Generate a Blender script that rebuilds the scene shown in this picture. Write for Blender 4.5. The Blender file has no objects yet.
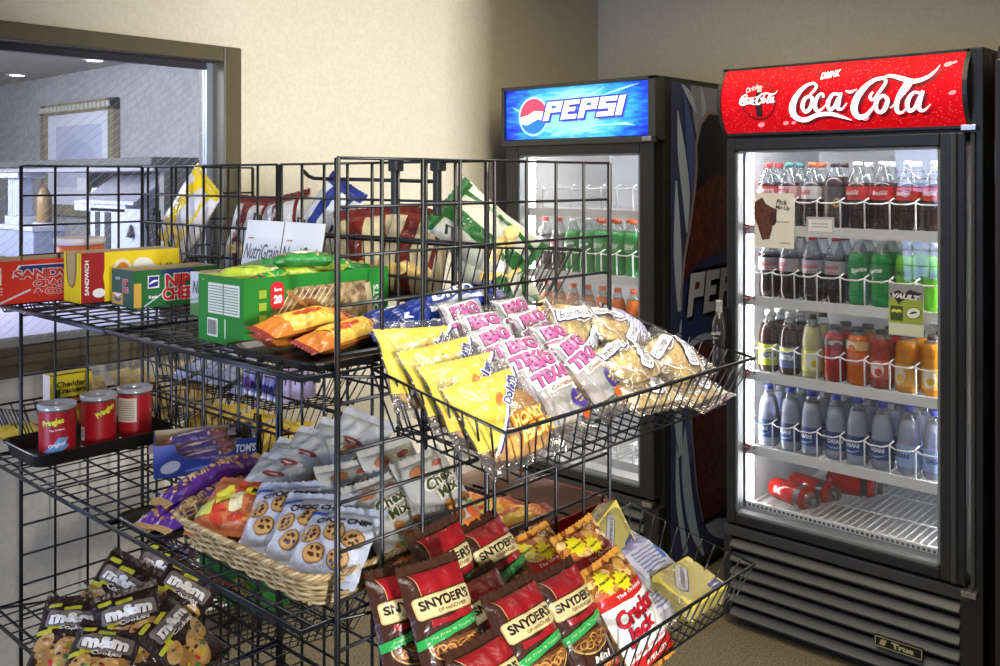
import bpy, bmesh, math, random
from mathutils import Vector, Matrix, noise
from mathutils.geometry import tessellate_polygon

SC = bpy.context.scene
COL = SC.collection
PI = math.pi
random.seed(7)

def lin(c):
    c /= 255.0
    return c / 12.92 if c <= .04045 else ((c + .055) / 1.055) ** 2.4
def rgb(r, g, b): return (lin(r), lin(g), lin(b), 1)

# ------------------------------------------------------------------ camera
cam = bpy.data.cameras.new('camera'); camo = bpy.data.objects.new('camera', cam); COL.objects.link(camo)
camo.location = (0, 0, 1.41); camo.rotation_euler = (PI/2, 0, math.asin(.674))
cam.sensor_width = 36; cam.lens = 33.48; cam.shift_y = -.155; cam.clip_start = .02
SC.camera = camo
# ------------------------------------------------------------------ world, lights, exposure
SC.view_settings.view_transform = 'Standard'; SC.view_settings.look = 'None'
SC.view_settings.gamma = 1; SC.view_settings.use_curve_mapping = False
SC.view_settings.exposure = 0.0
W = bpy.data.worlds.new('room_air'); SC.world = W; W.use_nodes = True
W.node_tree.nodes['Background'].inputs[0].default_value = (.78, .87, 1.08, 1)
W.node_tree.nodes['Background'].inputs[1].default_value = .26
SC.cycles.transparent_max_bounces = 24; SC.cycles.max_bounces = 8
SC.cycles.caustics_reflective = False; SC.cycles.caustics_refractive = False
SC.cycles.sample_clamp_indirect = 4.0
def area(name, loc, rot, sx, sy, power, col=(1, 1, 1), spread=None):
    l = bpy.data.lights.new(name, 'AREA'); l.shape = 'RECTANGLE'; l.size = sx; l.size_y = sy
    l.energy = power; l.color = col
    if spread: l.spread = spread
    o = bpy.data.objects.new(name, l); COL.objects.link(o); o.location = loc; o.rotation_euler = rot
    return o
area('ceiling_fill', (-.55, .25, 2.56), (0, 0, 0), 1.2, .6, 13, (1, .95, .86), 2.2)  # added fill so the goods are lit from above and in front
area('ceiling_fill.001', (-1.5, 2.3, 2.56), (0, 0, 0), .9, .3, 8, (1, .84, .48), 2.6)  # warm fill added to turn the corner walls olive
area('ceiling_fill.002', (-.75, 1.55, 2.56), (0, 0, 0), .6, .6, 17, (1, .93, .78), 2.6)  # extra fill added to lift the cooler fronts and the floor
area('lobby_wall_fill', (-5.2, .6, 2.28), (.95, 0, 0), 3.0, 1.6, 215, (1.0, .97, .95))  # unseen panel, added and tilted to brighten the lobby wall
# added blue fill that cools the lower window wall; no opening stands here
en = area('blue_wall_fill', (-1.9, -1.5, .95), (0, 0, 0), 1.0, 1.6, 17, (.44, .58, 1.0), 1.6)
en.rotation_euler = (Vector((-2.4, 1.0, .6)) - Vector(en.location)).to_track_quat('-Z', 'Y').to_euler()
# daylight from the shop front far to one side; the side wall's end shades the coolers and the corner
dl = area('shop_front_daylight', (9.0, -3.4, 1.55), (0, 0, 0), .7, 1.6, 1500, (.97, .98, 1.0))
dl.rotation_euler = (Vector((-1.8, 1.6, 1.0)) - Vector(dl.location)).to_track_quat('-Z', 'Y').to_euler()

# ------------------------------------------------------------------ materials
_M = {}
def M(name, c, rough=.5, metal=0, spec=.5, coat=0):
    if name in _M: return _M[name]
    m = bpy.data.materials.new(name); m.use_nodes = True; _M[name] = m
    b = m.node_tree.nodes['Principled BSDF']
    b.inputs['Base Color'].default_value = rgb(*c); b.inputs['Roughness'].default_value = rough
    b.inputs['Metallic'].default_value = metal; b.inputs['Specular IOR Level'].default_value = spec
    b.inputs['Coat Weight'].default_value = coat
    if name.startswith(('gloss_', 'bag_')): crinkle(m)
    return m
def crinkle(m, scale=48, strength=.35, dist=.006):
    nt = m.node_tree; b = nt.nodes['Principled BSDF']
    tc = nt.nodes.new('ShaderNodeTexCoord'); n = nt.nodes.new('ShaderNodeTexNoise'); n.inputs['Scale'].default_value = scale
    n.inputs['Detail'].default_value = 2; n.inputs['Distortion'].default_value = 1.2
    bp = nt.nodes.new('ShaderNodeBump'); bp.inputs['Strength'].default_value = strength; bp.inputs['Distance'].default_value = dist
    nt.links.new(tc.outputs['Object'], n.inputs['Vector']); nt.links.new(n.outputs['Fac'], bp.inputs['Height']); nt.links.new(bp.outputs[0], b.inputs['Normal'])
    return m
def noisy(name, c1, c2, scale, rough=.6, detail=3, lo=.35, hi=.65, bump=0, stretch=None, voronoi=False, spec=.5):
    if name in _M: return _M[name]
    m = M(name, c1, rough, spec=spec); nt = m.node_tree; b = nt.nodes['Principled BSDF']
    tc = nt.nodes.new('ShaderNodeTexCoord'); mp = nt.nodes.new('ShaderNodeMapping')
    nt.links.new(tc.outputs['Object'], mp.inputs[0])
    if stretch: mp.inputs['Scale'].default_value = stretch
    if voronoi:
        n = nt.nodes.new('ShaderNodeTexVoronoi'); n.inputs['Scale'].default_value = scale; out = n.outputs['Color']
    else:
        n = nt.nodes.new('ShaderNodeTexNoise'); n.inputs['Scale'].default_value = scale
        n.inputs['Detail'].default_value = detail; out = n.outputs['Fac']
    nt.links.new(mp.outputs[0], n.inputs['Vector'])
    r = nt.nodes.new('ShaderNodeValToRGB')
    r.color_ramp.elements[0].position = lo; r.color_ramp.elements[1].position = hi
    r.color_ramp.elements[0].color = rgb(*c1); r.color_ramp.elements[1].color = rgb(*c2)
    nt.links.new(out, r.inputs[0]); nt.links.new(r.outputs[0], b.inputs['Base Color'])
    if bump:
        bp = nt.nodes.new('ShaderNodeBump'); bp.inputs['Strength'].default_value = bump; bp.inputs['Distance'].default_value = .004
        nt.links.new(out, bp.inputs['Height']); nt.links.new(bp.outputs[0], b.inputs['Normal'])
    return m
def film(name, tint=(255, 255, 255), gloss=.2, veil=.1, rough=.12, veilc=(235, 235, 240)):
    """clear plastic or glass: transparent with a gloss and a faint veil of its own"""
    if name in _M: return _M[name]
    m = bpy.data.materials.new(name); m.use_nodes = True; _M[name] = m; nt = m.node_tree; nt.nodes.clear()
    o = nt.nodes.new('ShaderNodeOutputMaterial'); t = nt.nodes.new('ShaderNodeBsdfTransparent')
    t.inputs[0].default_value = rgb(*tint)
    d = nt.nodes.new('ShaderNodeBsdfDiffuse'); d.inputs[0].default_value = rgb(*veilc)
    g = nt.nodes.new('ShaderNodeBsdfGlossy'); g.inputs['Roughness'].default_value = rough
    if 'wrap' in name:      # creased wrapper
        tc = nt.nodes.new('ShaderNodeTexCoord'); n = nt.nodes.new('ShaderNodeTexNoise'); n.inputs['Scale'].default_value = 60; n.inputs['Distortion'].default_value = 1.5
        bp = nt.nodes.new('ShaderNodeBump'); bp.inputs['Strength'].default_value = .6; bp.inputs['Distance'].default_value = .006
        nt.links.new(tc.outputs['Object'], n.inputs['Vector']); nt.links.new(n.outputs['Fac'], bp.inputs['Height']); nt.links.new(bp.outputs[0], g.inputs['Normal'])
    m1 = nt.nodes.new('ShaderNodeMixShader'); m1.inputs[0].default_value = veil
    nt.links.new(t.outputs[0], m1.inputs[1]); nt.links.new(d.outputs[0], m1.inputs[2])
    m2 = nt.nodes.new('ShaderNodeMixShader')
    lw = nt.nodes.new('ShaderNodeLayerWeight'); lw.inputs[0].default_value = .35
    mm = nt.nodes.new('ShaderNodeMath'); mm.operation = 'MULTIPLY_ADD'
    mm.inputs[1].default_value = gloss; mm.inputs[2].default_value = gloss * .22
    nt.links.new(lw.outputs['Fresnel'], mm.inputs[0]); nt.links.new(mm.outputs[0], m2.inputs[0])
    nt.links.new(m1.outputs[0], m2.inputs[1]); nt.links.new(g.outputs[0], m2.inputs[2])
    nt.links.new(m2.outputs[0], o.inputs[0])
    return m
def glow(name, c, s):
    if name in _M: return _M[name]
    m = M(name, c, .4); b = m.node_tree.nodes['Principled BSDF']
    b.inputs['Emission Color'].default_value = rgb(*c); b.inputs['Emission Strength'].default_value = s
    return m
def liquid(name, c, tl=.5, rough=.12):
    """bottled drink: a diffuse and translucent body under a clear coat"""
    if name in _M: return _M[name]
    m = bpy.data.materials.new(name); m.use_nodes = True; _M[name] = m; nt = m.node_tree; nt.nodes.clear()
    o = nt.nodes.new('ShaderNodeOutputMaterial')
    d = nt.nodes.new('ShaderNodeBsdfDiffuse'); d.inputs[0].default_value = rgb(*c)
    t = nt.nodes.new('ShaderNodeBsdfTransparent'); t.inputs[0].default_value = rgb(*c)
    a = nt.nodes.new('ShaderNodeMixShader'); a.inputs[0].default_value = tl
    nt.links.new(d.outputs[0], a.inputs[1]); nt.links.new(t.outputs[0], a.inputs[2])
    g = nt.nodes.new('ShaderNodeBsdfGlossy'); g.inputs['Roughness'].default_value = rough
    f = nt.nodes.new('ShaderNodeFresnel'); f.inputs[0].default_value = 1.45
    b = nt.nodes.new('ShaderNodeMixShader')
    nt.links.new(f.outputs[0], b.inputs[0]); nt.links.new(a.outputs[0], b.inputs[1]); nt.links.new(g.outputs[0], b.inputs[2])
    nt.links.new(b.outputs[0], o.inputs[0])
    return m

# ------------------------------------------------------------------ 2-D shapes for printed matter
def sub2(pts, tris, L):
    pts = [tuple(p) for p in pts]; tris = list(tris)
    for _ in range(7):
        mid = {}
        def ml(a, b):
            k = (a, b) if a < b else (b, a)
            if k in mid: return mid[k]
            (ax, ay), (bx, by) = pts[a], pts[b]
            if (ax-bx)**2 + (ay-by)**2 <= L*L: mid[k] = None
            else:
                pts.append(((ax+bx)/2, (ay+by)/2)); mid[k] = len(pts) - 1
            return mid[k]
        new = []; ch = False
        for a, b, c in tris:
            ab, bc, ca = ml(a, b), ml(b, c), ml(c, a)
            n = (ab is not None) + (bc is not None) + (ca is not None)
            if n == 0: new.append((a, b, c)); continue
            ch = True
            if n == 3: new += [(a, ab, ca), (ab, b, bc), (ca, bc, c), (ab, bc, ca)]
            elif n == 1:
                if ab is not None: new += [(a, ab, c), (ab, b, c)]
                elif bc is not None: new += [(a, b, bc), (a, bc, c)]
                else: new += [(a, b, ca), (ca, b, c)]
            else:
                if ab is None: new += [(a, b, bc), (a, bc, ca), (ca, bc, c)]
                elif bc is None: new += [(ab, b, c), (ab, c, ca), (a, ab, ca)]
                else: new += [(ab, b, bc), (a, ab, bc), (a, bc, c)]
        tris = new
        if not ch: break
    return pts, tris
def poly(pts):
    t = tessellate_polygon([[Vector((p[0], p[1], 0)) for p in pts]])
    return list(pts), [tuple(x) for x in t]
def rect(cx, cy, w, h, rot=0, r=0):
    if r:
        p = []
        for k, (sx, sy) in enumerate(((1, 1), (-1, 1), (-1, -1), (1, -1))):
            for j in range(5):
                a = (k + j/4) * PI/2
                p.append((sx*(w/2-r) + r*math.cos(a), sy*(h/2-r) + r*math.sin(a)))
    else: p = [(w/2, h/2), (-w/2, h/2), (-w/2, -h/2), (w/2, -h/2)]
    c, s = math.cos(rot), math.sin(rot)
    return poly([(cx + x*c - y*s, cy + x*s + y*c) for x, y in p])
def ell(cx, cy, rx, ry, rot=0, n=18, a0=0, a1=2*PI):
    c, s = math.cos(rot), math.sin(rot); p = []
    for k in range(n):
        a = a0 + (a1-a0)*k/(n if a1-a0 > 6.28 else n-1)
        x, y = rx*math.cos(a), ry*math.sin(a); p.append((cx + x*c - y*s, cy + x*s + y*c))
    return poly(p)
def star(cx, cy, r1, r2, n):
    return poly([(cx + (r1 if k % 2 else r2)*math.cos(PI*k/n), cy + (r1 if k % 2 else r2)*math.sin(PI*k/n)) for k in range(2*n)])
_T = {}
def _text(s, bold, shear):
    k = (s, bold, shear)
    if k not in _T:
        cu = bpy.data.curves.new('t', 'FONT'); cu.body = s; cu.offset = bold; cu.shear = shear
        cu.resolution_u = 3; cu.fill_mode = 'FRONT'
        ob = bpy.data.objects.new('t', cu); me = bpy.data.meshes.new_from_object(ob)
        me.calc_loop_triangles()
        P_ = [(v.co.x, v.co.y) for v in me.vertices]; t_ = [tuple(l.vertices) for l in me.loop_triangles]
        bpy.data.objects.remove(ob); bpy.data.curves.remove(cu); bpy.data.meshes.remove(me)
        x0 = min(p[0] for p in P_); x1 = max(p[0] for p in P_); y0 = min(p[1] for p in P_); y1 = max(p[1] for p in P_)
        _T[k] = ([(p[0]-(x0+x1)/2, p[1]-(y0+y1)/2) for p in P_], t_, x1-x0, y1-y0)
    return _T[k]
def T(s, cx, cy, w=None, h=None, bold=.02, shear=0, rot=0):
    p, t, tw, th = _text(s, bold, shear)
    sx = w/tw if w else h/th
    sy = h/th if h else sx
    c, sn = math.cos(rot), math.sin(rot)
    return [(cx + x*sx*c - y*sy*sn, cy + x*sx*sn + y*sy*c) for x, y in p], t
def catmull(pts, n=6):
    out = []
    P_ = [pts[0]] + list(pts) + [pts[-1]]
    for i in range(1, len(P_)-2):
        a, b, c, d = P_[i-1:i+3]
        for k in range(n):
            t = k/n
            out.append(tuple(.5*((2*b[j]) + (c[j]-a[j])*t + (2*a[j]-5*b[j]+4*c[j]-d[j])*t*t + (3*b[j]-a[j]-3*c[j]+d[j])*t**3) for j in range(len(b))))
    out.append(tuple(pts[-1])); return out
def stroke(pts, n=6):
    """pts: (x, y, width); a pen stroke of changing width"""
    q = catmull(pts, n) if len(pts) > 2 else pts
    L_, R_ = [], []
    for i, (x, y, w) in enumerate(q):
        a = q[max(i-1, 0)]; b = q[min(i+1, len(q)-1)]
        dx, dy = b[0]-a[0], b[1]-a[1]; l = math.hypot(dx, dy) or 1
        L_.append((x - dy/l*w/2, y + dx/l*w/2)); R_.append((x + dy/l*w/2, y - dx/l*w/2))
    P_ = L_ + R_; k = len(q); t = []
    for i in range(k-1): t += [(i, k+i, i+1), (i+1, k+i, k+i+1)]
    return P_, t
def xf(sh, sx, sy, cx, cy, rot=0):
    c, s = math.cos(rot), math.sin(rot)
    return [(cx + x*sx*c - y*sy*s, cy + x*sx*s + y*sy*c) for x, y in sh[0]], sh[1]
# flowing script word, drawn as pen strokes in a 500 x 170 frame (y down) and centred
_SCR = [
 [(384,192,5),(396,182,8),(406,166,9),(392,153,8),(362,165,12),(332,200,18),(318,240,22),(328,268,18),(360,277,14),(405,263,12),(450,261,12),(488,272,9),(520,285,2)],
 [(385,196,8),(366,206,12),(356,232,13),(364,250,10),(382,240,12),(394,212,13),(385,196,8)],
 [(432,205,9),(430,192,6),(416,196,9),(402,222,13),(404,246,12),(420,246,7),(444,226,3)],
 [(486,198,8),(466,196,9),(448,222,13),(450,246,11),(466,240,9),(484,210,10)],
 [(494,192,8),(484,222,13),(480,244,12),(494,246,6),(512,228,3)],
 [(508,186,3),(524,192,8),(546,184,3)],
 [(600,196,6),(590,212,9),(600,222,8),(622,196,9),(640,166,9),(626,152,9),(590,164,13),(552,204,19),(534,248,21),(544,274,17),(570,272,12),(598,246,7),(614,226,3)],
 [(618,158,4),(650,146,9),(690,158,13),(730,170,13),(768,160,10),(792,140,6),(803,122,1)],
 [(634,208,8),(614,222,12),(606,248,13),(616,264,10),(634,254,12),(646,226,13),(634,208,8)],
 [(652,252,3),(676,232,5),(706,198,8),(722,172,9),(712,168,8),(690,200,13),(674,240,14),(674,264,12),(690,266,6),(708,248,3)],
 [(746,208,8),(726,208,9),(708,236,13),(710,262,11),(728,256,9),(746,224,10)],
 [(758,202,9),(746,232,14),(742,258,12),(756,264,7),(778,246,2)]]
def script(cx, cy, w, fat=1.0, rot=0):
    k = w/495
    return [xf(stroke([(x-556, -(y-204), wd*fat) for x, y, wd in s]), k, k, cx, cy, rot) for s in _SCR]

# ------------------------------------------------------------------ mesh building
class MB:
    def __init__(s): s.v = []; s.f = []; s.k = []; s.sm = []; s.mats = []
    def mi(s, m):
        if m not in s.mats: s.mats.append(m)
        return s.mats.index(m)
    def add(s, vs, fs, m, smooth=False):
        o = len(s.v); s.v += [tuple(v) for v in vs]
        for f in fs: s.f.append(tuple(i+o for i in f)); s.k.append(s.mi(m) if not isinstance(m, list) else 0); s.sm.append(smooth)
        return s
    def box(s, lo, hi, m, rot=None):
        x0, y0, z0 = lo; x1, y1, z1 = hi
        vs = [(x0,y0,z0),(x1,y0,z0),(x1,y1,z0),(x0,y1,z0),(x0,y0,z1),(x1,y0,z1),(x1,y1,z1),(x0,y1,z1)]
        if rot: vs = [rot @ Vector(v) for v in vs]
        return s.add(vs, [(0,3,2,1),(4,5,6,7),(0,1,5,4),(1,2,6,5),(2,3,7,6),(3,0,4,7)], m)
    def tube(s, path, r, m, n=6, closed=False):
        path = [Vector(p) for p in path]; N = len(path); vs = []; fs = []
        up = Vector((0, 0, 1)); prev = None
        for i, p in enumerate(path):
            if closed: d = path[(i+1) % N] - path[i-1]
            else: d = path[min(i+1, N-1)] - path[max(i-1, 0)]
            d.normalize()
            if prev is None:
                a = d.cross(up)
                if a.length < .05: a = d.cross(Vector((1, 0, 0)))
            else:
                a = prev - d*prev.dot(d)
                if a.length < 1e-4: a = d.cross(up)
            a.normalize(); prev = a.copy(); b = d.cross(a)
            rr = r[i] if isinstance(r, (list, tuple)) else r
            for k in range(n):
                t = 2*PI*k/n; vs.append(p + (a*math.cos(t) + b*math.sin(t))*rr)
        for i in range(N if closed else N-1):
            for k in range(n):
                fs.append((i*n+k, i*n+(k+1) % n, ((i+1) % N)*n+(k+1) % n, ((i+1) % N)*n+k))
        if not closed: fs += [tuple(reversed(range(n))), tuple((N-1)*n+k for k in range(n))]
        return s.add(vs, fs, m, n > 4)
    def lathe(s, prof, m, n=20, c=(0, 0, 0), cap=True):
        vs = []; fs = []; N = len(prof)
        for r, z in prof:
            for k in range(n):
                t = 2*PI*k/n; vs.append((c[0]+r*math.cos(t), c[1]+r*math.sin(t), c[2]+z))
        for i in range(N-1):
            for k in range(n): fs.append((i*n+k, i*n+(k+1) % n, (i+1)*n+(k+1) % n, (i+1)*n+k))
        if cap: fs += [tuple(reversed(range(n))), tuple((N-1)*n+k for k in range(n))]
        return s.add(vs, fs, m, True)
    def dec(s, sh, F, m, layer=1, L=None):
        if isinstance(sh, list):
            for q in sh: s.dec(q, F, m, layer, L)
            return s
        p, t = sh
        if L: p, t = sub2(p, t, L)
        vs = [F(x, y, layer) for x, y in p]
        fs = []
        for a, b, c in t:
            A, B, C_ = p[a], p[b], p[c]
            ar = (B[0]-A[0])*(C_[1]-A[1]) - (B[1]-A[1])*(C_[0]-A[0])
            if abs(ar) < 1e-12: continue
            fs.append((a, b, c) if ar > 0 else (a, c, b))
        return s.add(vs, fs, m, L is not None)
    def build(s, name, parent=None, bevel=0, sub=0):
        me = bpy.data.meshes.new(name); me.from_pydata(s.v, [], s.f)
        for m in s.mats: me.materials.append(m)
        me.polygons.foreach_set('material_index', s.k); me.polygons.foreach_set('use_smooth', s.sm); me.update()
        o = bpy.data.objects.new(name, me); COL.objects.link(o)
        if parent is not None: o.parent = parent
        if bevel:
            b = o.modifiers.new('bevel', 'BEVEL'); b.width = bevel; b.segments = 2; b.limit_method = 'ANGLE'
        return o
def plane_map(o, ux, uy, step=.0004):
    o, ux, uy = Vector(o), Vector(ux), Vector(uy); n = ux.cross(uy)
    return lambda x, y, l: o + ux*x + uy*y + n*(step*l)
def cyl_map(r, c=(0, 0), face=-PI/2, step=.0004):
    def F(x, y, l):
        a = face + x/r; q = r + step*l
        return Vector((c[0] + q*math.cos(a), c[1] + q*math.sin(a), y))
    return F

def tag(o, label, cat, group=None):
    o['label'] = label; o['category'] = cat
    if group: o['group'] = group
    return o
def thing(name, label, cat, loc=(0, 0, 0), rz=0, group=None):
    o = bpy.data.objects.new(name, None); o.empty_display_size = .05; COL.objects.link(o)
    o.location = loc; o.rotation_euler = (0, 0, rz); return tag(o, label, cat, group)
def struct(o): o['kind'] = 'structure'; return o
def kids(o): return [c for c in COL.objects if c.parent == o]
def dup(root, label, group=None, _memo={}):
    def rec(o, p):
        c = o.copy(); COL.objects.link(c)
        if p is not None: c.parent = p
        for ch in list(o.children): rec(ch, c)
        return c
    r = rec(root, None); r['label'] = label
    if group: r['group'] = group
    return r
def orient(o, loc, phi=0, tilt=0, roll=0):
    """face towards azimuth phi (degrees, 0 = +X, -90 = -Y), leaning back by tilt, turned in its own plane by roll"""
    p, t, r = map(math.radians, (phi, tilt, roll))
    nh = Vector((math.cos(p), math.sin(p), 0)); rt = Vector((-math.sin(p), math.cos(p), 0))
    up = -nh*math.sin(t) + Vector((0, 0, math.cos(t)))
    x = rt*math.cos(r) + up*math.sin(r); y = up*math.cos(r) - rt*math.sin(r); z = x.cross(y)
    m = Matrix((x, y, z)).transposed().to_4x4(); m.translation = Vector(loc)
    o.matrix_world = m; o.location = loc; o.rotation_euler = m.to_euler()
    return o

# ================================================================== THE ROOM
m_wall = noisy('wall_vinyl', (222, 214, 192), (214, 205, 182), 90, .75, 4, bump=.12)
m_carpet = noisy('carpet_fleck', (92, 82, 62), (138, 126, 100), 160, .95, 6, .38, .62, bump=.6)
m_ceil = noisy('ceiling_tile', (214, 212, 204), (196, 194, 186), 120, .9, 5)
m_frame = noisy('window_paint', (92, 84, 62), (86, 78, 58), 30, .45)
m_base = M('baseboard_vinyl', (70, 62, 50), .5)
XL, YB = -2.54, 3.45
def sbox(name, lo, hi, m, bevel=0): return struct(MB().box(lo, hi, m).build(name, None, bevel))
sbox('floor', (-9.5, -3, -.06), (3, 3.6, 0), m_carpet)
sbox('ceiling', (XL, -3, 2.6), (3, YB, 2.66), m_ceil)
sbox('wall_back', (XL-.14, YB, 0), (3, YB+.12, 2.6), m_wall)
WY, WZ0, WZ1 = 1.55, .945, 1.785      # the window opening
wl = MB()
wl.box((XL-.12, -3, 0), (XL, YB, WZ0), m_wall); wl.box((XL-.12, -3, WZ1), (XL, YB, 2.6), m_wall)
wl.box((XL-.12, WY, WZ0), (XL, YB, WZ1), m_wall)
struct(wl.build('wall_left'))
sbox('baseboard_left', (XL, -3, 0), (XL+.012, YB, .1), m_base)
sbox('baseboard_back', (XL, YB-.012, 0), (3, YB, .1), m_base)
sbox('wall_right', (.60, .97, 0), (.72, YB, 2.6), m_wall)
sbox('wall_front', (3.0, -5, 0), (3.12, -1.05, 2.6), m_wall)
# window: frame, wired glass
fw = struct(bpy.data.objects.new('window_1', None)); COL.objects.link(fw); fw.location = (XL, WY, WZ0)
def loc(p): return (p[0]-XL, p[1]-WY, p[2]-WZ0)
f = MB()
f.box(loc((XL-.13, WY-.03, WZ0)), loc((XL+.022, WY+.03, WZ1+.025)), m_frame)
f.box(loc((XL-.13, -3, WZ1-.022)), loc((XL+.022, WY-.03, WZ1+.025)), m_frame)
f.box(loc((XL-.13, -3, WZ0-.045)), loc((XL+.03, WY+.03, WZ0+.035)), m_frame)
f.box(loc((XL+.03, -3, WZ0-.01)), loc((XL+.045, WY+.03, WZ0+.012)), m_frame)
f.build('window_frame', fw, .004)
j = MB(); j.box(loc((XL-.07, WY-.05, WZ0+.035)), loc((XL-.045, WY-.03, WZ1-.022)), M('steel_stop', (150, 158, 172), .4, .6))
j.box(loc((XL-.07, -3, WZ1-.042)), loc((XL-.045, WY-.05, WZ1-.022)), M('stop_dark', (58, 56, 60), .5))
j.build('glazing_bead', fw)
MB().box(loc((XL-.062, -3, WZ0+.035)), loc((XL-.056, WY-.05, WZ1-.022)), film('window_glass', (244, 248, 255), .10, .05, .03, (205, 212, 235))).build('pane', fw)
wm = MB(); m_wire = M('glass_wire', (206, 202, 190), .4, .2)
y0, y1, z0, z1 = -1.2, WY-.05, WZ0+.035, WZ1-.03
hgt = z1-z0
for k in range(-34, 100):
    for sgn in (1,):
        ya = y0 + k*.03; yb = ya + hgt*1.25
        if sgn == -1: ya, yb = yb, ya
        p = [(ya, z0), (yb, z1)]
        def clip(p):
            (ay, az), (by, bz) = p; out = []
            for t0 in ((0, 1),):
                lo, hi = 0., 1.
                dy = by-ay
                for lim, s_ in ((y0, 1), (y1, -1)):
                    # s*(ay+t*dy-lim) >= 0
                    g = s_*(ay-lim); d = s_*dy
                    if d > 0: lo = max(lo, -g/d)
                    elif d < 0: hi = min(hi, -g/d)
                if lo < hi: return [(ay+lo*dy, az+lo*(bz-az)), (ay+hi*dy, az+hi*(bz-az))]
        q = clip(p)
        if q: wm.tube([loc((XL-.059, q[0][0], q[0][1])), loc((XL-.059, q[1][0], q[1][1]))], .00055, m_wire, 3)
wm.build('wire_mesh', fw)

# ------------------------------------------------------------------ the lobby seen through the window
m_lw = noisy('lobby_wallpaper', (176, 174, 178), (163, 162, 168), 26, .8, 2, .45, .55, voronoi=True)
sbox('wall_lobby', (-9.4, 3.0, 0), (XL-.12, 3.1, 2.2), m_lw)
sbox('wall_lobby_end', (-9.5, -3, 0), (-9.4, 3.1, 2.2), m_lw)
sbox('ceiling_lobby', (-9.5, 1.7, 2.2), (XL-.12, 3.1, 2.26), M('lobby_ceiling', (186, 180, 165), .9))
sbox('trim_1', (-9.5, -3, 2.3), (XL-.12, 1.7, 2.36), M('lobby_soffit', (205, 206, 212), .9))
for k, (x, y) in enumerate(((-7.54, 2.77), (-6.2, 2.77))):
    d = thing('recessed_light', ['round recessed ceiling light nearest the picture beyond the window', 'round recessed ceiling light above the picture frame beyond the window'][1-k], 'light', (x, y, 2.2), 0, None)
    MB().lathe([(.05, -.004), (.075, -.006), (.08, 0)], M('trim_white', (220, 220, 225), .4), 20).build('trim_ring', d)
    MB().lathe([(.0, -.007), (.052, -.0065)], glow('downlight', (255, 250, 240), 5), 20, cap=False).build('lens', d)
pf = thing('picture_frame', 'large pale framed print in a gold ridged frame on the lobby wall', 'picture', (-6.93, 2.985, 1.55))
g = MB(); m_gold = noisy('frame_gold', (150, 140, 104), (112, 104, 78), 60, .4)
for a in ((-.62, .34, .62, .42), (-.62, -.42, .62, -.34)): g.box((a[0], -.04, a[1]), (a[2], .01, a[3]), m_gold)
for a in ((-.62, -.54), (.54, .62)): g.box((a[0], -.04, -.42), (a[1], .01, .42), m_gold)
for k in range(18): g.box((-.6+k*.067, -.052, .36), (-.565+k*.067, -.04, .40), M('frame_light', (205, 203, 190), .4))
g.build('frame', pf)
g = MB(); g.box((-.54, -.012, -.34), (.54, .0, .34), M('mat_board', (222, 226, 240), .6)); g.build('mat_board', pf)
g = MB(); F = plane_map((0, -.0125, 0), (1, 0, 0), (0, 0, 1), .001)
g.dec(rect(0, .02, .78, .46), F, M('print_sky', (192, 198, 222), .6), 1)
g.dec(ell(-.02, -.1, .36, .24, 0, 20, 0, PI), F, M('print_hill', (176, 182, 210), .6), 2)
g.dec(rect(.2, -.19, .42, .1), F, M('print_white', (238, 240, 250), .6), 3); g.build('print', pf)

cb = thing('display_hutch', 'white hutch with a dark top slab and fluted column seen through the wired glass', 'cabinet', (-4.62, 2.0, 0))
m_hw = M('hutch_white', (186, 192, 208), .5); m_hd = M('hutch_dark', (46, 47, 54), .6); m_ht = M('hutch_top', (74, 73, 70), .5)
MB().box((-.95, -.08, 1.465), (.86, .5, 1.5), m_ht).box((-.92, -.06, 1.44), (.84, .5, 1.465), M('hutch_bead', (150, 152, 160), .5)).build('top_slab', cb, .004)
MB().box((-.9, .42, .3), (.82, .46, 1.44), m_hd).box((.78, 0, .3), (.82, .42, 1.44), M('hutch_side', (128, 126, 122), .6)).box((-.9, .0, .3), (.82, .42, .98), m_hw).build('back_panel', cb)
c = MB()
for k in range(5): c.box((-.9+.034*k, -.02, 1.2), (-.874+.034*k, .05, 1.43), m_hw)
c.box((-.92, -.03, 1.155), (-.70, .08, 1.2), m_hw); c.box((-.94, -.05, 1.41), (-.68, .1, 1.44), m_hw)
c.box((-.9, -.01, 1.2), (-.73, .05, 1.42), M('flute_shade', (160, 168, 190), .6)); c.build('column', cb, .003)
MB().box((-.92, -.06, .98), (-.44, .1, 1.15), M('hutch_pale', (150, 160, 186), .5)).box((-.93, -.07, 1.13), (-.43, .1, 1.155), m_hw).build('plinth', cb, .003)
dp = MB(); dp.box((.14, -.02, .9), (.64, .02, 1.27), m_hw); dp.box((-.04, -.02, 1.25), (.5, .3, 1.30), m_hw).build('door_panel', cb, .003)
MB().box((.2, -.024, 1.07), (.245, -.018, 1.25), m_hd).box((.3, -.024, 1.07), (.36, -.018, 1.25), m_hd).build('slot_panel', cb)
MB().lathe([(.0, 0), (.02, .004), (.014, .03), (.004, .06)], M('knob_dark', (50, 52, 60), .4), 12, (.575, -.03, 1.14)).build('door_knob', cb)
ln = thing('glass_lantern', 'amber glass lantern beside the fluted column behind the wired glass', 'lantern', (-5.2, 2.05, 1.16))
MB().lathe([(.03, 0), (.038, .01), (.038, .15), (.02, .19), (.01, .2)], M('amber_glass', (150, 122, 74), .3), 14).build('amber_globe', ln)
MB().lathe([(.055, -.01), (.06, 0), (.055, .01)], m_hw, 14).build('base', ln)
lp = thing('table_lamp', 'small white lamp lit inside the dark hutch', 'lamp', (-4.62, 2.1, 1.16))
MB().lathe([(.05, 0), (.05, .015), (.02, .03), (.03, .08), (.015, .12)], M('lamp_base', (150, 140, 120), .4), 14).build('lamp_base', lp)
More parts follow.
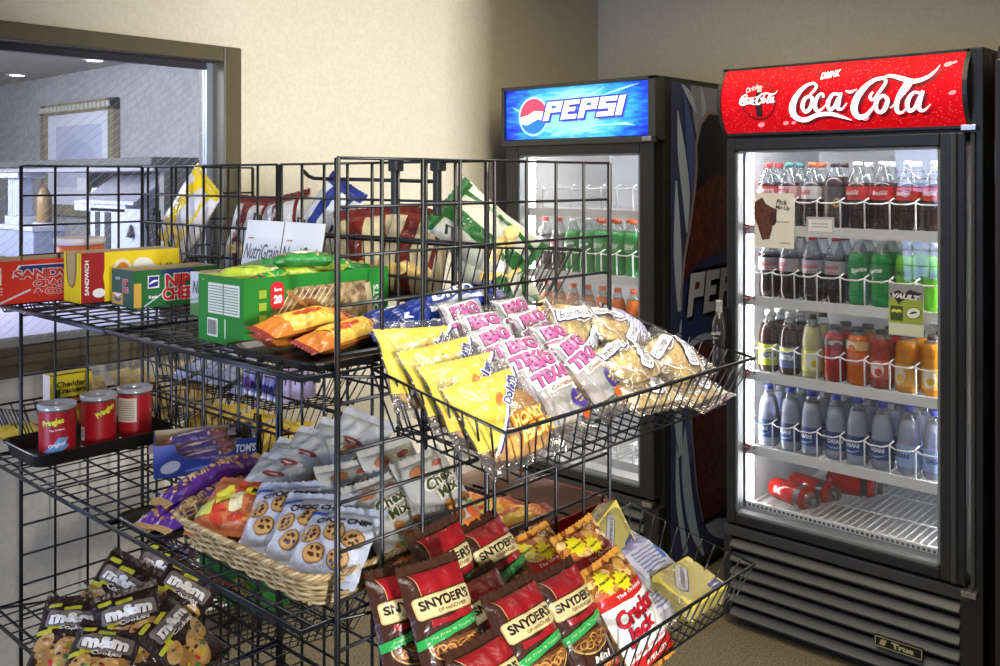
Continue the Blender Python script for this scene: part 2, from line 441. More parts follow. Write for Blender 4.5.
MB().lathe([(.07, .11), (.045, .2)], glow('lamp_shade', (240, 238, 220), 1.0), 14, cap=False).build('lamp_shade', lp)
gv = thing('sloped_canopy', 'grey sloping canopy on the white hutch shelf behind the wired glass', 'shelf', (-4.33, 2.0, 1.30))
g = MB(); g.add([(-.26, -.02, 0), (.3, -.02, 0), (.3, .28, 0), (-.26, .28, 0), (-.16, .1, .12), (.42, .1, .13), (.42, .28, .13), (-.16, .28, .12)], [(0,3,2,1),(4,5,6,7),(0,1,5,4),(1,2,6,5),(2,3,7,6),(3,0,4,7)], M('canopy_grey', (134, 136, 146), .6))
g.build('canopy_sheet', gv); MB().box((-.26, -.03, -.012), (.31, -.015, .004), m_hw).build('front_edge', gv)
tb = thing('draped_table', 'long low table under a lavender-white cloth beyond the window sill', 'table', (-4.4, .7, 0))
g = MB(); n = 60; ring = []
m_cloth = M('lavender_cloth', (190, 188, 216), .85)
for (z, e, am) in ((0, .02, .02), (.45, .01, .012), (.88, 0, 0), (.9, -.02, 0)):
    for k in range(n):
        a = k/n*4; sd = int(a); t_ = a-sd
        cs = [(-1.5, -1.2), (1.5, -1.2), (1.5, 1.0), (-1.5, 1.0)]
        x = cs[sd][0]+(cs[(sd+1) % 4][0]-cs[sd][0])*t_; y = cs[sd][1]+(cs[(sd+1) % 4][1]-cs[sd][1])*t_
        w_ = 1+e+am*math.sin(k*2.4); ring.append((x*w_, y*w_, z))
g.add(ring, [(i*n+k, i*n+(k+1) % n, (i+1)*n+(k+1) % n, (i+1)*n+k) for i in range(3) for k in range(n)] + [tuple(3*n+k for k in range(n))], m_cloth, False)
tag(g.build('draped_table_cloth'), 'lavender-white cloth hanging to the floor over the low table beyond the sill', 'tablecloth').location = (-4.4, .7, 0)
MB().box((-1.46, -1.16, .8), (1.46, .96, .87), m_hw).build('table_top', tb)
for sx in (-1.38, 1.38):
    for sy in (-1.08, .88): MB().box((sx-.03, sy-.03, 0), (sx+.03, sy+.03, .8), m_hw).build('leg', tb)
for k, (x, lb) in enumerate(((-5.6, 'white folded paper bag standing below the fluted column'), (-5.2, 'white gable-topped carton beside the folded paper bag behind the far grid'))):
    g = MB(); h = .2
    g.add([(-.14,-.08,0),(.14,-.08,0),(.14,.08,0),(-.14,.08,0),(-.12,-.05,h),(.15,-.05,h-.02),(.15,.05,h-.01),(-.12,.05,h+.02),(-.05,-.01,h+.06)],
          [(0,1,5,4),(1,2,6,5),(2,3,7,6),(3,0,4,7),(4,5,8),(5,6,8),(6,7,8),(7,4,8)], M('paper_white' if k else 'paper_grey', (228, 230, 238) if k else (196, 196, 198), .8))
    tag(g.build('paper_bag' if not k else 'gable_carton'), lb, 'bag' if not k else 'carton').location = (x, 1.45, .9)

# ================================================================== DRINK COOLERS
m_blk = noisy('cooler_black', (42, 42, 40), (34, 34, 33), 40, .38)
m_gry = M('cooler_grey', (62, 62, 60), .42); m_slat = M('grille_slat', (88, 88, 84), .42)
m_inw = M('liner_white', (240, 241, 242), .5); m_wht = M('wire_white', (238, 240, 240), .35)
m_rail = M('price_rail', (232, 236, 238), .4); m_chr = M('bright_metal', (190, 188, 180), .25, .9)
m_pane = film('cooler_glass', (252, 252, 252), .16, .012, .02)
m_gask = M('gasket', (120, 124, 126), .5)
def cooler(name, label, x0, x1, top, style):
    """front of the door at y 2.65, back at y 3.38"""
    r = thing(name, label, 'cooler', (0, 0, 0)); X = x1-x0; s = style == 'red'
    side_m = M('cooler_side_red', (74, 16, 20), .4) if s else m_blk
    b = MB()
    b.box((x0, 2.70, 0.03), (x0+.02, 3.38, top), m_blk); b.box((x1-.02, 2.70, .03), (x1, 3.38, top), m_blk)
    b.box((x0+.02, 3.33, .03), (x1-.02, 3.38, top), m_blk); b.box((x0+.02, 2.70, top-.03), (x1-.02, 3.33, top), m_blk)
    b.box((x0+.02, 2.70, 1.515), (x1-.02, 3.33, 1.55), m_blk); b.box((x0+.02, 2.70, .295), (x1-.02, 3.33, .33), m_blk)
    b.build('cabinet', r)
    if s: MB().box((x1, 2.76, .05), (x1+.003, 3.37, top-.01), side_m).build('side_panel', r)
    l = MB()
    l.box((x0+.02, 2.72, .33), (x0+.03, 3.33, 1.515), m_inw); l.box((x1-.03, 2.72, .33), (x1-.02, 3.33, 1.515), m_inw)
    l.box((x0+.03, 3.31, .33), (x1-.03, 3.33, 1.515), m_inw); l.box((x0+.03, 2.72, .33), (x1-.03, 3.31, .34), m_inw)
    l.box((x0+.03, 2.72, 1.505), (x1-.03, 3.31, 1.515), m_inw); l.build('liner', r)
    # door
    gx0, gx1, gz0, gz1 = x0+.045, x1-.107 if s else x1-.07, .358, 1.496
    dx0, dx1, dz0, dz1 = x0+.016, x1-.042 if s else x1-.012, .328, 1.532
    if not s: gx0 = x0+.075
    d = MB()
    for a in ((dx0, dz0, gx0, dz1), (gx1, dz0, dx1, dz1), (gx0, dz0, gx1, gz0), (gx0, gz1, gx1, dz1)):
        d.box((a[0], 2.65, a[1]), (a[2], 2.70, a[3]), m_blk)
    if s: d.box((gx1+.03, 2.642, dz0), (gx1+.045, 2.652, dz1), m_gry)
    dr = d.build('door', r, .004)
    g = MB()
    for a in ((gx0, gz0, gx0+.007, gz1), (gx1-.007, gz0, gx1, gz1), (gx0, gz0, gx1, gz0+.007), (gx0, gz1-.007, gx1, gz1)):
        g.box((a[0], 2.655, a[1]), (a[2], 2.69, a[3]), m_gask)
    g.build('gasket', dr)
    MB().box((gx0+.006, 2.668, gz0+.006), (gx1-.006, 2.672, gz1-.006), m_pane).build('glass_pane', dr)
    # header frame round the sign, hinge, grille
    h = MB(); h.box((x0, 2.66, 1.54), (x1-.03 if s else x1, 2.70, top), m_gry if not s else m_blk)
    if not s:
        for a in ((x0, 1.54, x0+.014, top), (x1-.03, 1.54, x1, top), (x0, top-.014, x1, top), (x0, 1.53, x1, 1.552)):
            h.box((a[0], 2.64, a[1]), (a[2], 2.66, a[3]), m_gry)
    h.build('header', r, .003)
    if s:
        b2 = MB(); b2.box((x1-.032, 2.655, .03), (x1, 2.70, top), m_blk); b2.box((x1-.03, 2.648, .33), (x1-.018, 2.656, 1.53), m_gry)
        b2.build('corner_post', r, .003)
    for hz in (.305, 1.535): MB().box((x1-.05, 2.635, hz), (x1-.012, 2.66, hz+.016), m_chr).build('hinge', r, .002)
    gr = MB(); gr.box((x0+.0, 2.66, .03), (x0+.028, 2.71, .30), m_blk); gr.box((x1-.06, 2.66, .03), (x1, 2.71, .30), m_blk)
    gr.box((x0, 2.655, .285), (x1-.03, 2.71, .318), m_gry); gr.box((x0+.02, 2.70, .03), (x1-.03, 2.72, .30), M('grille_dark', (16, 16, 16), .7)); gr.build('grille_frame', r, .003)
    for k in range(6):
        z = .262 - k*.043
        q = MB(); q.add([(x0+.026, 2.668, z+.012), (x1-.058, 2.668, z+.012), (x1-.058, 2.648, z-.008), (x0+.026, 2.648, z-.008),
                         (x0+.026, 2.695, z+.004), (x1-.058, 2.695, z+.004), (x1-.058, 2.655, z-.016), (x0+.026, 2.655, z-.016)],
                        [(3,2,1,0),(4,5,6,7),(0,1,5,4),(1,2,6,5),(2,3,7,6),(3,0,4,7)], m_slat); q.build('grille_slat', r, .002)
    kb = MB(); kb.box((x0+.03, 2.70, 0), (x1-.03, 3.36, .03), M('kick_black', (20, 20, 20), .6)); kb.build('kick_plate', r)
    # lamps inside
    lt = MB(); lt.tube([(gx0+.020, 2.722, .38), (gx0+.020, 2.722, 1.48)], .0055, glow('tube_light', (252, 252, 255), 55.0), 10)
    lt.build('light_tube', r)
    lh = MB(); lh.box((gx0-.004, 2.70, .36), (gx0+.012, 2.745, 1.495), M('lamp_channel', (150, 154, 158), .3, .6)); lh.build('lamp_channel', r)
    t2 = MB(); t2.tube([(gx1+.012, 2.74, .40), (gx1+.012, 2.74, 1.48)], .0055, glow('tube_light', (252, 252, 255), 55.0), 10); t2.build('light_tube', r)
    t3 = MB(); t3.tube([(x0+.08, 2.728, 1.498), (x1-.12, 2.728, 1.498)], .0055, glow('tube_light', (252, 252, 255), 55.0), 10); t3.build('light_tube', r)
    return r, gx0, gx1

CX0, CX1, CTOP = -1.466, -.707, 1.755
coke, cg0, cg1 = cooler('drink_cooler', 'tall black drink cooler under the curved red lit sign', CX0, CX1, CTOP, 'red')
PX0, PX1 = -2.403, -1.708
peps, pg0, pg1 = cooler('drink_cooler', 'tall black drink cooler under the flat blue lit sign in the corner', PX0, PX1, 1.755, 'blue')

# red sign: a bulging backlit panel with droplets
m_red = M('sign_red', (226, 18, 32), .6, spec=.15); nt = m_red.node_tree; bs = nt.nodes['Principled BSDF']
tc = nt.nodes.new('ShaderNodeTexCoord'); vo = nt.nodes.new('ShaderNodeTexVoronoi'); vo.inputs['Scale'].default_value = 120
cr = nt.nodes.new('ShaderNodeValToRGB'); cr.color_ramp.elements[0].position = .10; cr.color_ramp.elements[1].position = .26
cr.color_ramp.elements[0].color = rgb(255, 96, 104); cr.color_ramp.elements[1].color = rgb(214, 10, 24)
nt.links.new(tc.outputs['Object'], vo.inputs['Vector']); nt.links.new(vo.outputs['Distance'], cr.inputs[0])
nt.links.new(cr.outputs[0], bs.inputs['Base Color']); nt.links.new(cr.outputs[0], bs.inputs['Emission Color']); bs.inputs['Emission Strength'].default_value = .62
m_sw = glow('sign_white', (255, 252, 255), 1.15); m_sd = glow('sign_dark_red', (120, 6, 14), .6); m_sp = glow('sign_pink', (255, 150, 165), .8)
SW, SH = CX1-.03-CX0-.012, .196
def redF(x, y, l):
    v = y/(SH/2); return Vector((x, -.038*(1-v*v) - .0006*l, y))
sg = MB(); nx, ny = 12, 12
vs = [redF(-SW/2+SW*i/nx, -SH/2+SH*j/ny, 0) for j in range(ny+1) for i in range(nx+1)]
sg.add(vs, [(j*(nx+1)+i, j*(nx+1)+i+1, (j+1)*(nx+1)+i+1, (j+1)*(nx+1)+i) for j in range(ny) for i in range(nx)], m_red, True)
m_sh = glow('sign_shadow', (120, 4, 20), .5)
sg.dec(script(.084, -.008, .42, 1.22), lambda x, y, l: redF(x+.0035, y-.004, l), m_sh, 1, .02)
sg.dec(script(.080, -.004, .42, 1.12), redF, m_sw, 2, .02)
sg.dec(T('DRINK', -.01, .062, .06, .020, .05, .35, .12), redF, m_sw, 2, .02)
ECX = -.228
sg.dec(ell(ECX, -.004, .058, .058, 0, 36), redF, m_sd, 1, .02); sg.dec(ell(ECX, -.003, .053, .053, 0, 36), redF, m_red, 2, .02)
sg.dec(poly([(ECX+a*.9, -.052+b*.9) for a, b in ((-.011,0),(.011,0),(.013,.03),(.010,.05),(.013,.068),(.006,.09),(.006,.104),(-.006,.104),(-.006,.09),(-.013,.068),(-.010,.05),(-.013,.03))]), redF, glow('sign_bottle', (58, 20, 24), .6), 3, .02)
sg.dec(rect(ECX+.002, .033, .014, .02), redF, M('sign_cap', (210, 225, 225), .4), 4)
sg.dec(script(ECX, .004, .124, 1.6), lambda x, y, l: redF(x+.002, y-.002, l), m_sh, 4, .02); sg.dec(script(ECX, .005, .124, 1.45), redF, m_sw, 5, .02)
sg.dec(T('Drink', ECX-.022, .036, .045, .016, .03, .3, .3), redF, glow('sign_pale', (240, 190, 200), .8), 4, .02)
for x, y, a in ((-.23,-.075,.012),(-.15,-.073,.010),(-.125,-.073,.008),(.31,.066,.012),(.325,.07,.007),(.325,-.012,.01),(-.12,-.05,.013),(.09,-.07,.01),(.21,.022,.014)):
    sg.dec(ell(x, y, a, a*.55, .3, 10), redF, m_sp, 1, .02)
so = sg.build('sign_panel', coke); so.location = ((CX0+.012+CX1-.03)/2 - .003, 2.66, 1.648)
for xx in (CX0, CX1-.042):
    pr = [(xx, 2.70, 1.545), (xx, 2.66, 1.545)] + [(xx, 2.66-.044*(1-((k-5)/5)**2), 1.550+.196*k/10) for k in range(11)] + [(xx, 2.66, 1.755), (xx, 2.70, 1.755)]
    n = len(pr); wd = .012
    ec = MB(); ec.add(pr + [(x+wd, y, z) for x, y, z in pr], [tuple(range(n)), tuple(reversed(range(n, 2*n)))] + [(k, n+k, n+(k+1) % n, (k+1) % n) for k in range(n)], M('sign_end', (52, 54, 58), .4)); ec.build('sign_end_cap', coke)
bd = MB(); bd.box((-.984, 2.640, .098), (-.855, 2.650, .128), M('badge_black', (22, 22, 20), .3))
F = plane_map((-.9195, 2.640, .113), (1, 0, 0), (0, 0, 1)); m_bg = M('badge_gold', (206, 196, 150), .3, .3)
for a in (rect(0, .0135, .127, .002), rect(0, -.0135, .127, .002), rect(-.0625, 0, .002, .028), rect(.0625, 0, .002, .028)): bd.dec(a, F, m_bg, 1)
bd.dec(T('True', .012, 0, .06, .017, .06), F, m_bg, 2); bd.dec(poly([(-.052, -.008), (-.036, -.008), (-.03, .008), (-.046, .008)]), F, M('badge_tan', (190, 160, 110), .4), 2)
bd.build('maker_badge', coke)
# bottle-shaped door handle
HB = MB(); hp = [(.021, 0), (.023, .01), (.021, .05), (.0185, .075), (.022, .10), (.0235, .125), (.019, .15), (.011, .175), (.0095, .2), (.0105, .202), (.0105, .212), (.004, .213)]
HB.lathe(hp[:8], M('cola_glass', (52, 48, 47), .12, spec=.8), 20, (0, 0, 0)); HB.lathe(hp[7:9], M('bottle_neck_clear', (176, 180, 180), .15), 20, cap=False); HB.lathe(hp[8:], M('handle_cap', (176, 176, 170), .4), 20)
F = cyl_map(.0245); HB.dec(script(0, .112, .038, 1.3), F, M('print_white2', (235, 235, 235), .4), 2, .01); HB.dec(T('Classic', 0, .097, .02, .005), F, M('print_white2', (235, 235, 235), .4), 2, .01)
hb = HB.build('door_handle', coke); hb.location = (-1.458, 2.618, .815)
MB().box((-1.463, 2.635, .84), (-1.443, 2.655, 1.0), m_blk).build('handle_bracket', coke)

# blue sign
m_blu = M('sign_blue', (40, 130, 240), .3); nt = m_blu.node_tree; bs = nt.nodes['Principled BSDF']
tc = nt.nodes.new('ShaderNodeTexCoord'); mp = nt.nodes.new('ShaderNodeMapping'); mp.inputs['Scale'].default_value = (2.9, 1, 5.5)
gr = nt.nodes.new('ShaderNodeTexGradient'); gr.gradient_type = 'SPHERICAL'
mp2 = nt.nodes.new('ShaderNodeMapping'); mp2.inputs['Scale'].default_value = (14, 1, 60); mp2.inputs['Rotation'].default_value = (0, -.35, 0)
nz = nt.nodes.new('ShaderNodeTexNoise'); nz.inputs['Scale'].default_value = 1.0; nz.inputs['Detail'].default_value = 4
ad = nt.nodes.new('ShaderNodeMath'); ad.operation = 'MULTIPLY_ADD'; ad.inputs[1].default_value = .75
cr = nt.nodes.new('ShaderNodeValToRGB'); e = cr.color_ramp.elements
e[0].position = .30; e[0].color = rgb(16, 22, 205); e[1].position = .98; e[1].color = rgb(150, 228, 252)
e.new(.48).color = rgb(22, 88, 232); e.new(.66).color = rgb(46, 160, 244); e.new(.84).color = rgb(70, 190, 248)
nt.links.new(tc.outputs['Object'], mp.inputs[0]); nt.links.new(mp.outputs[0], gr.inputs[0])
nt.links.new(tc.outputs['Object'], mp2.inputs[0]); nt.links.new(mp2.outputs[0], nz.inputs['Vector'])
nt.links.new(nz.outputs['Fac'], ad.inputs[0]); nt.links.new(gr.outputs['Fac'], ad.inputs[2]); nt.links.new(ad.outputs[0], cr.inputs[0])
nt.links.new(cr.outputs[0], bs.inputs['Base Color']); nt.links.new(cr.outputs[0], bs.inputs['Emission Color']); bs.inputs['Emission Strength'].default_value = .82
BW = PX1-PX0-.046
F = plane_map((0, 0, 0), (1, 0, 0), (0, 0, 1), .0006)
sg = MB(); sg.dec(rect(0, 0, BW, .186), F, m_blu, 0)
m_cy = glow('sign_cyan', (168, 232, 250), .9)
for a in ([(-.02,.03,.001),(.06,.052,.006),(.14,.082,.002)], [(-.05,.045,.002),(.02,.058,.008),(.06,.062,.001)], [(.12,.05,.001),(.2,.068,.007),(.285,.085,.001)], [(-.06,-.05,.002),(.05,-.068,.007),(.12,-.064,.001)], [(.16,-.052,.001),(.22,-.05,.008),(.27,-.058,.001)], [(-.29,.03,.001),(-.25,.012,.008),(-.2,.0,.001)], [(.0,-.06,.001),(.1,-.052,.006),(.2,-.05,.001)]):
    sg.dec(stroke(a), F, m_cy, 1)
GX, GY, GR = -.185, -.008, .066
sg.dec(ell(GX, GY, GR+.008, GR+.008, 0, 36), F, m_cy, 2)
sg.dec(ell(GX, GY, GR, GR, 0, 36), F, m_sw, 3)
sg.dec(poly([(GX+GR*math.cos(a), GY+GR*math.sin(a)) for a in [math.radians(12+k*9.4) for k in range(19)]] + [(GX-.03, GY+.004), (GX+.005, GY+.02)]), F, glow('globe_red', (238, 72, 104), .9), 4)
sg.dec(poly([(GX+GR*math.cos(a), GY+GR*math.sin(a)) for a in [math.radians(205+k*7.6) for k in range(19)]] + [(GX+.02, GY-.012), (GX-.03, GY-.032)]), F, glow('globe_blue', (36, 128, 214), .8), 4)
PW = [[(0,0),(0,1),(.8,1),(.8,.42),(.28,.42),(.28,0)], [(0,0),(0,1),(.75,1),(.75,.76),(.28,.76),(.28,.62),(.62,.62),(.62,.4),(.28,.4),(.28,.24),(.75,.24),(.75,0)], [(0,0),(0,1),(.8,1),(.8,.42),(.28,.42),(.28,0)], [(0,0),(0,.24),(.5,.24),(.5,.4),(0,.4),(0,1),(.78,1),(.78,.76),(.28,.76),(.28,.63),(.78,.63),(.78,0)], [(0,0),(0,1),(.28,1),(.28,0)]]
PO = [.07, .95, 1.78, 2.66, 3.52]
PH = [[(.28,.62),(.28,.78),(.52,.78),(.52,.62)], None, [(.28,.62),(.28,.78),(.52,.78),(.52,.62)], None, None]
def pepsi_word(mb, F, ox, oy, k, h, mw, mh, out, lay):
    g = lambda x, y: (ox + k*(x + .22*y), oy + h*y + .02*k*x)
    for i, p in enumerate(PW):
        cx = sum(q[0] for q in p)/len(p)
        if out:
            for dx, dy in ((-.09,-.09),(.09,-.09),(.09,.09),(-.09,.09),(.12,-.14)): mb.dec(poly([g(PO[i]+x+dx, y+dy) for x, y in p]), F, out, lay)
        mb.dec(poly([g(PO[i]+x, y) for x, y in p]), F, mw, lay+1)
        if PH[i]: mb.dec(poly([g(PO[i]+x, y) for x, y in PH[i]]), F, mh, lay+2)
pepsi_word(sg, F, -.145, -.027, .094, .068, m_sw, glow('hole_blue', (70, 110, 190), .8), glow('word_edge', (84, 96, 190), .8), 5)
so = sg.build('sign_panel', peps); so.location = ((PX0+PX1)/2-.008, 2.652, 1.648)

# printed wrap on the side of the blue-sign cooler
sw = MB(); F = plane_map((PX1, 3.04, .9), (0, 1, 0), (0, 0, 1), .0008)
sw.box((PX1, 2.74, .06), (PX1+.002, 3.36, 1.74), M('wrap_navy', (62, 68, 104), .35))
sw.v = [Vector(v) for v in sw.v]; o0 = PX1+.0022
F = plane_map((o0, 0, 0), (0, 1, 0), (0, 0, 1), .0008)
m_wg = M('wrap_sheen', (152, 154, 172), .35); m_wb = M('wrap_ice', (184, 196, 218), .35); m_wbl = M('wrap_blue', (84, 98, 160), .35); m_wk = M('wrap_dark', (24, 22, 42), .35)
m_wc = noisy('wrap_cola', (70, 28, 22), (130, 58, 46), 55, .3, 4, .4, .7); m_wt = M('wrap_tan', (160, 138, 138), .35)
sw.dec(poly([(2.86, 1.735), (3.35, 1.735), (3.35, 1.56), (2.90, 1.56), (2.88, 1.62)]), F, m_wg, 1)  # light grey sheen over the navy top, put into the colour
for a in ([(2.80,1.735,.004),(2.85,1.70,.03),(2.90,1.64,.01)], [(2.93,1.735,.01),(2.95,1.66,.03),(2.94,1.58,.004)], [(2.775,1.64,.005),(2.80,1.5,.05),(2.83,1.35,.05),(2.835,1.22,.01)], [(2.765,1.40,.01),(2.775,1.15,.05),(2.785,.95,.02)], [(2.80,.92,.01),(2.775,.7,.06),(2.79,.45,.03)], [(2.84,.6,.005),(2.825,.42,.05),(2.87,.20,.05),(2.95,.06,.01)], [(2.77,.5,.01),(2.78,.3,.03),(2.83,.10,.03)], [(2.93,.30,.01),(3.0,.16,.06),(3.2,.08,.08)]):
    sw.dec(stroke(a), F, m_wb, 2)
for a in ([(2.82,1.70,.01),(2.865,1.5,.06),(2.885,1.33,.02)], [(2.80,.86,.01),(2.83,.66,.05),(2.86,.42,.02)]): sw.dec(stroke(a), F, m_wbl, 3)
lens = [(2.905,1.45),(2.90,1.52),(2.93,1.60),(2.985,1.64),(3.34,1.64),(3.34,.17),(2.95,.17),(2.905,.30),(2.87,.52),(2.855,.70),(2.82,.86),(2.80,.99),(2.82,1.12),(2.86,1.24),(2.89,1.36)]
sw.dec(poly([(x-.012, z+.012) for x, z in lens]), F, m_wt, 4); sw.dec(poly(lens), F, m_wk, 5)
sw.dec(poly([(2.895,1.36),(3.0,1.42),(3.34,1.42),(3.34,.19),(2.955,.19),(2.912,.31),(2.878,.52),(2.862,.70),(2.828,.86),(2.808,.99),(2.828,1.12),(2.868,1.24)]), F, m_wc, 6)
sw.dec(poly([(2.79,.80),(2.80,1.04),(2.9,1.11),(3.1,1.15),(3.34,1.16),(3.34,.80),(3.1,.82),(2.92,.84)]), F, M('wrap_band', (42, 52, 106), .35), 7)
sw.dec(stroke([(2.79,.80,.02),(2.92,.842,.025),(3.1,.825,.02),(3.3,.80,.015)]), F, m_wb, 8)
pepsi_word(sw, F, 2.815, .925, .125, .15, M('wrap_silver', (206, 206, 214), .3), m_wc, M('wrap_edge', (58, 62, 92), .35), 9)
sw.build('side_graphic', peps)

# ------------------------------------------------------------------ cooler shelves
def cooler_shelf(root, name, x0, x1, z, slots, pitch, xs, fence=True, tags=True, h=.085):
    s = MB()
    s.box((x0, 2.705, z-.026), (x1, 2.712, z+.004), m_rail)
    for k in range(int((x1-x0)/.022)): s.tube([(x0+.01+k*.022, 2.712, z-.004), (x0+.01+k*.022, 3.29, z-.004)], .0022, m_wht, 4)
    for y in (2.9, 3.1, 3.285): s.tube([(x0, y, z-.008), (x1, y, z-.008)], .003, m_wht, 5)
    so = s.build(name, root)
    if fence:
        g = MB()
        for k in range(slots+1):
            x = xs + (k-.5)*pitch
            g.tube([(x, 2.716, z-.01), (x, 2.712, z+h), (x+.006, 2.73, z+h+.008)], .0026, m_wht, 5)
            if k < slots: g.tube([(x, 2.712, z+h-.002), (x+pitch*.25, 2.704, z+h-.008), (x+pitch*.75, 2.704, z+h-.008), (x+pitch, 2.712, z+h-.002)], .0024, m_wht, 5)
        g.build('wire_fence', so)
    if tags:
        t = MB(); t.box((x0-.028, 2.70, z-.012), (x0+.012, 2.704, z+.006), M('tag_red', (196, 70, 58), .5)); t.box((x0+.012, 2.70, z-.012), (x0+.035, 2.704, z+.005), M('tag_white', (236, 236, 232), .5))
        F = plane_map((x0-.008, 2.70, z-.003), (1, 0, 0), (0, 0, 1))
        t.dec(rect(0, 0, .03, .004), F, M('tag_white', (236, 236, 232), .5), 1); t.dec(T('1.39', .031, 0, .018, .008, .03), F, M('tag_ink', (60, 60, 60), .5), 1)
        t.build('price_tag', so)
    return so
SZ = [1.258, 1.034, .798, .563]
PIT, XS = .0715, -1.362
for z in SZ: cooler_shelf(coke, 'shelf', -1.408, -.785, z, 8, PIT, XS)
bs_ = cooler_shelf(coke, 'bottom_rack', -1.408, -.785, .385, 0, PIT, XS, False, False)
lip = MB(); lip.box((-1.408, 2.700, .372), (-.785, 2.706, .39), m_wht)
for k in range(44): lip.box((-1.4+.0142*k, 2.698, .376), (-1.392+.0142*k, 2.7005, .384), M('lip_hole', (90, 92, 94), .6))
lip.build('perforated_lip', bs_)
MB().box((-1.42, 2.69, .345), (-.80, 2.705, .37), M('sill_steel', (168, 170, 170), .35, .5)).build('door_sill', coke)
PSZ = [1.293, 1.06, .82, .60]
PPIT, PXS = .068, -2.29
for k, z in enumerate(PSZ): cooler_shelf(peps, 'shelf', -2.345, -1.745, z, 8, PPIT, PXS, True, False)
cooler_shelf(peps, 'bottom_rack', -2.345, -1.745, .41, 8, PPIT, PXS, True, False, .07)

# ------------------------------------------------------------------ bottles
m_clear = film('pet_clear', (236, 240, 240), .3, .10, .08)
LQ = dict(cola=liquid('cola', (44, 20, 14), .12), diet=liquid('diet_cola', (40, 20, 16), .12), sprite=liquid('green_soda', (40, 176, 86), .4), lime=liquid('lime_soda', (136, 226, 60), .35),
          tea=liquid('tea', (52, 24, 12), .12), lemon=liquid('lemonade', (214, 216, 150), .35), red=liquid('red_juice', (176, 34, 26), .25), orange=liquid('orange_juice', (226, 110, 24), .25),
          pink=liquid('pink_juice', (168, 60, 46), .25), gold=liquid('gold_juice', (228, 150, 22), .25), water=liquid('water', (216, 224, 247), .64, .06), gold2=liquid('ginger_soda', (196, 190, 40), .35))
P_COLA = [(.024, 0), (.030, .003), (.0315, .03), (.0295, .058), (.0325, .08), (.0330, .09), (.0330, .125), (.0315, .138), (.026, .155), (.019, .171), (.0132, .184), (.0118, .190), (.0118, .197)]
P_WAT = [(.025, 0), (.031, .004), (.032, .02), (.0312, .026), (.032, .032), (.032, .088), (.0305, .092), (.032, .1), (.0305, .112), (.028, .13), (.022, .155), (.014, .176), (.0118, .184), (.0118, .190)]
P_JUI = [(.026, 0), (.033, .004), (.0335, .03), (.0325, .036), (.0335, .044), (.0335, .10), (.031, .106), (.033, .114), (.0325, .128), (.026, .146), (.0175, .158), (.016, .160), (.016, .166)]
_pb = {}
def bottle(kind, label, loc, rz=0, group=None):
    if kind in _pb:
        o = dup(_pb[kind], label); o.location = loc; o.rotation_euler = (0, 0, rz)
        if group: o['group'] = group
        elif 'group' in o: del o['group']
        return o
    liq, prof, fill, cap, lab, art = BK[kind]
    r = thing('drink_bottle', label, 'bottle', loc, rz, group); _pb[kind] = r
    b = MB(); i = max(k for k, p in enumerate(prof) if p[1] <= fill)
    b.lathe(prof[:i+1], LQ[liq], 20); b.lathe(prof[i:], m_clear, 20, cap=False); b.build('bottle_body', r)
    h = prof[-1][1]; cr_ = prof[-1][0]+.0018
    c = MB(); c.lathe([(cr_, h-.012), (cr_, h), (cr_-.002, h+.003)], M('cap_' + cap[0], cap[1], .4), 18); c.build('cap', r)
    if lab:
        z0, z1, col = lab; rr = max(p[0] for p in prof if z0-.02 <= p[1] <= z1+.02)+.0006
        l = MB(); l.lathe([(rr, z0), (rr, z1)], M('label_%d_%d_%d' % col, col, .4), 24, cap=False)
        F = cyl_map(rr); art(l, F, (z0+z1)/2, z1-z0); l.build('label', r)
    return r
wt = M('print_white2', (235, 235, 235), .4)
def a_cola(bg, ink, word2=None):
    def A(l, F, z, h):
        l.dec(rect(0, z, .055, h*.55), F, M('lab_' + bg[0], bg[1], .4), 1, .008)
        l.dec(script(0, z+.002, .048, 1.5), F, M('ink_' + ink[0], ink[1], .4), 2, .006)
        if word2: l.dec(T(word2, 0, z-h*.36, .03, .006), F, M('ink_' + ink[0], ink[1], .4), 2, .006)
    return A
def a_word(w, col, ww=.045, hh=.014, rot=0, extra=None):
    def A(l, F, z, h):
        if extra: extra(l, F, z, h)
        l.dec(T(w, 0, z, ww, hh, .04, .15, rot), F, M('ink_%d_%d_%d' % col, col, .4), 2, .006)
    return A
def a_fruit(c1, c2):
    def A(l, F, z, h):
        l.dec(ell(0, z, .022, h*.42), F, M('fr_%d_%d_%d' % c1, c1, .4), 1, .008); l.dec(ell(.006, z-.008, .011, .011), F, M('fr_%d_%d_%d' % c2, c2, .4), 2, .008)
    return A
RED = ('red', (206, 24, 34)); SIL = ('silver', (176, 178, 184)); WHT = ('white', (238, 238, 238)); GRN = ('green', (20, 90, 60))
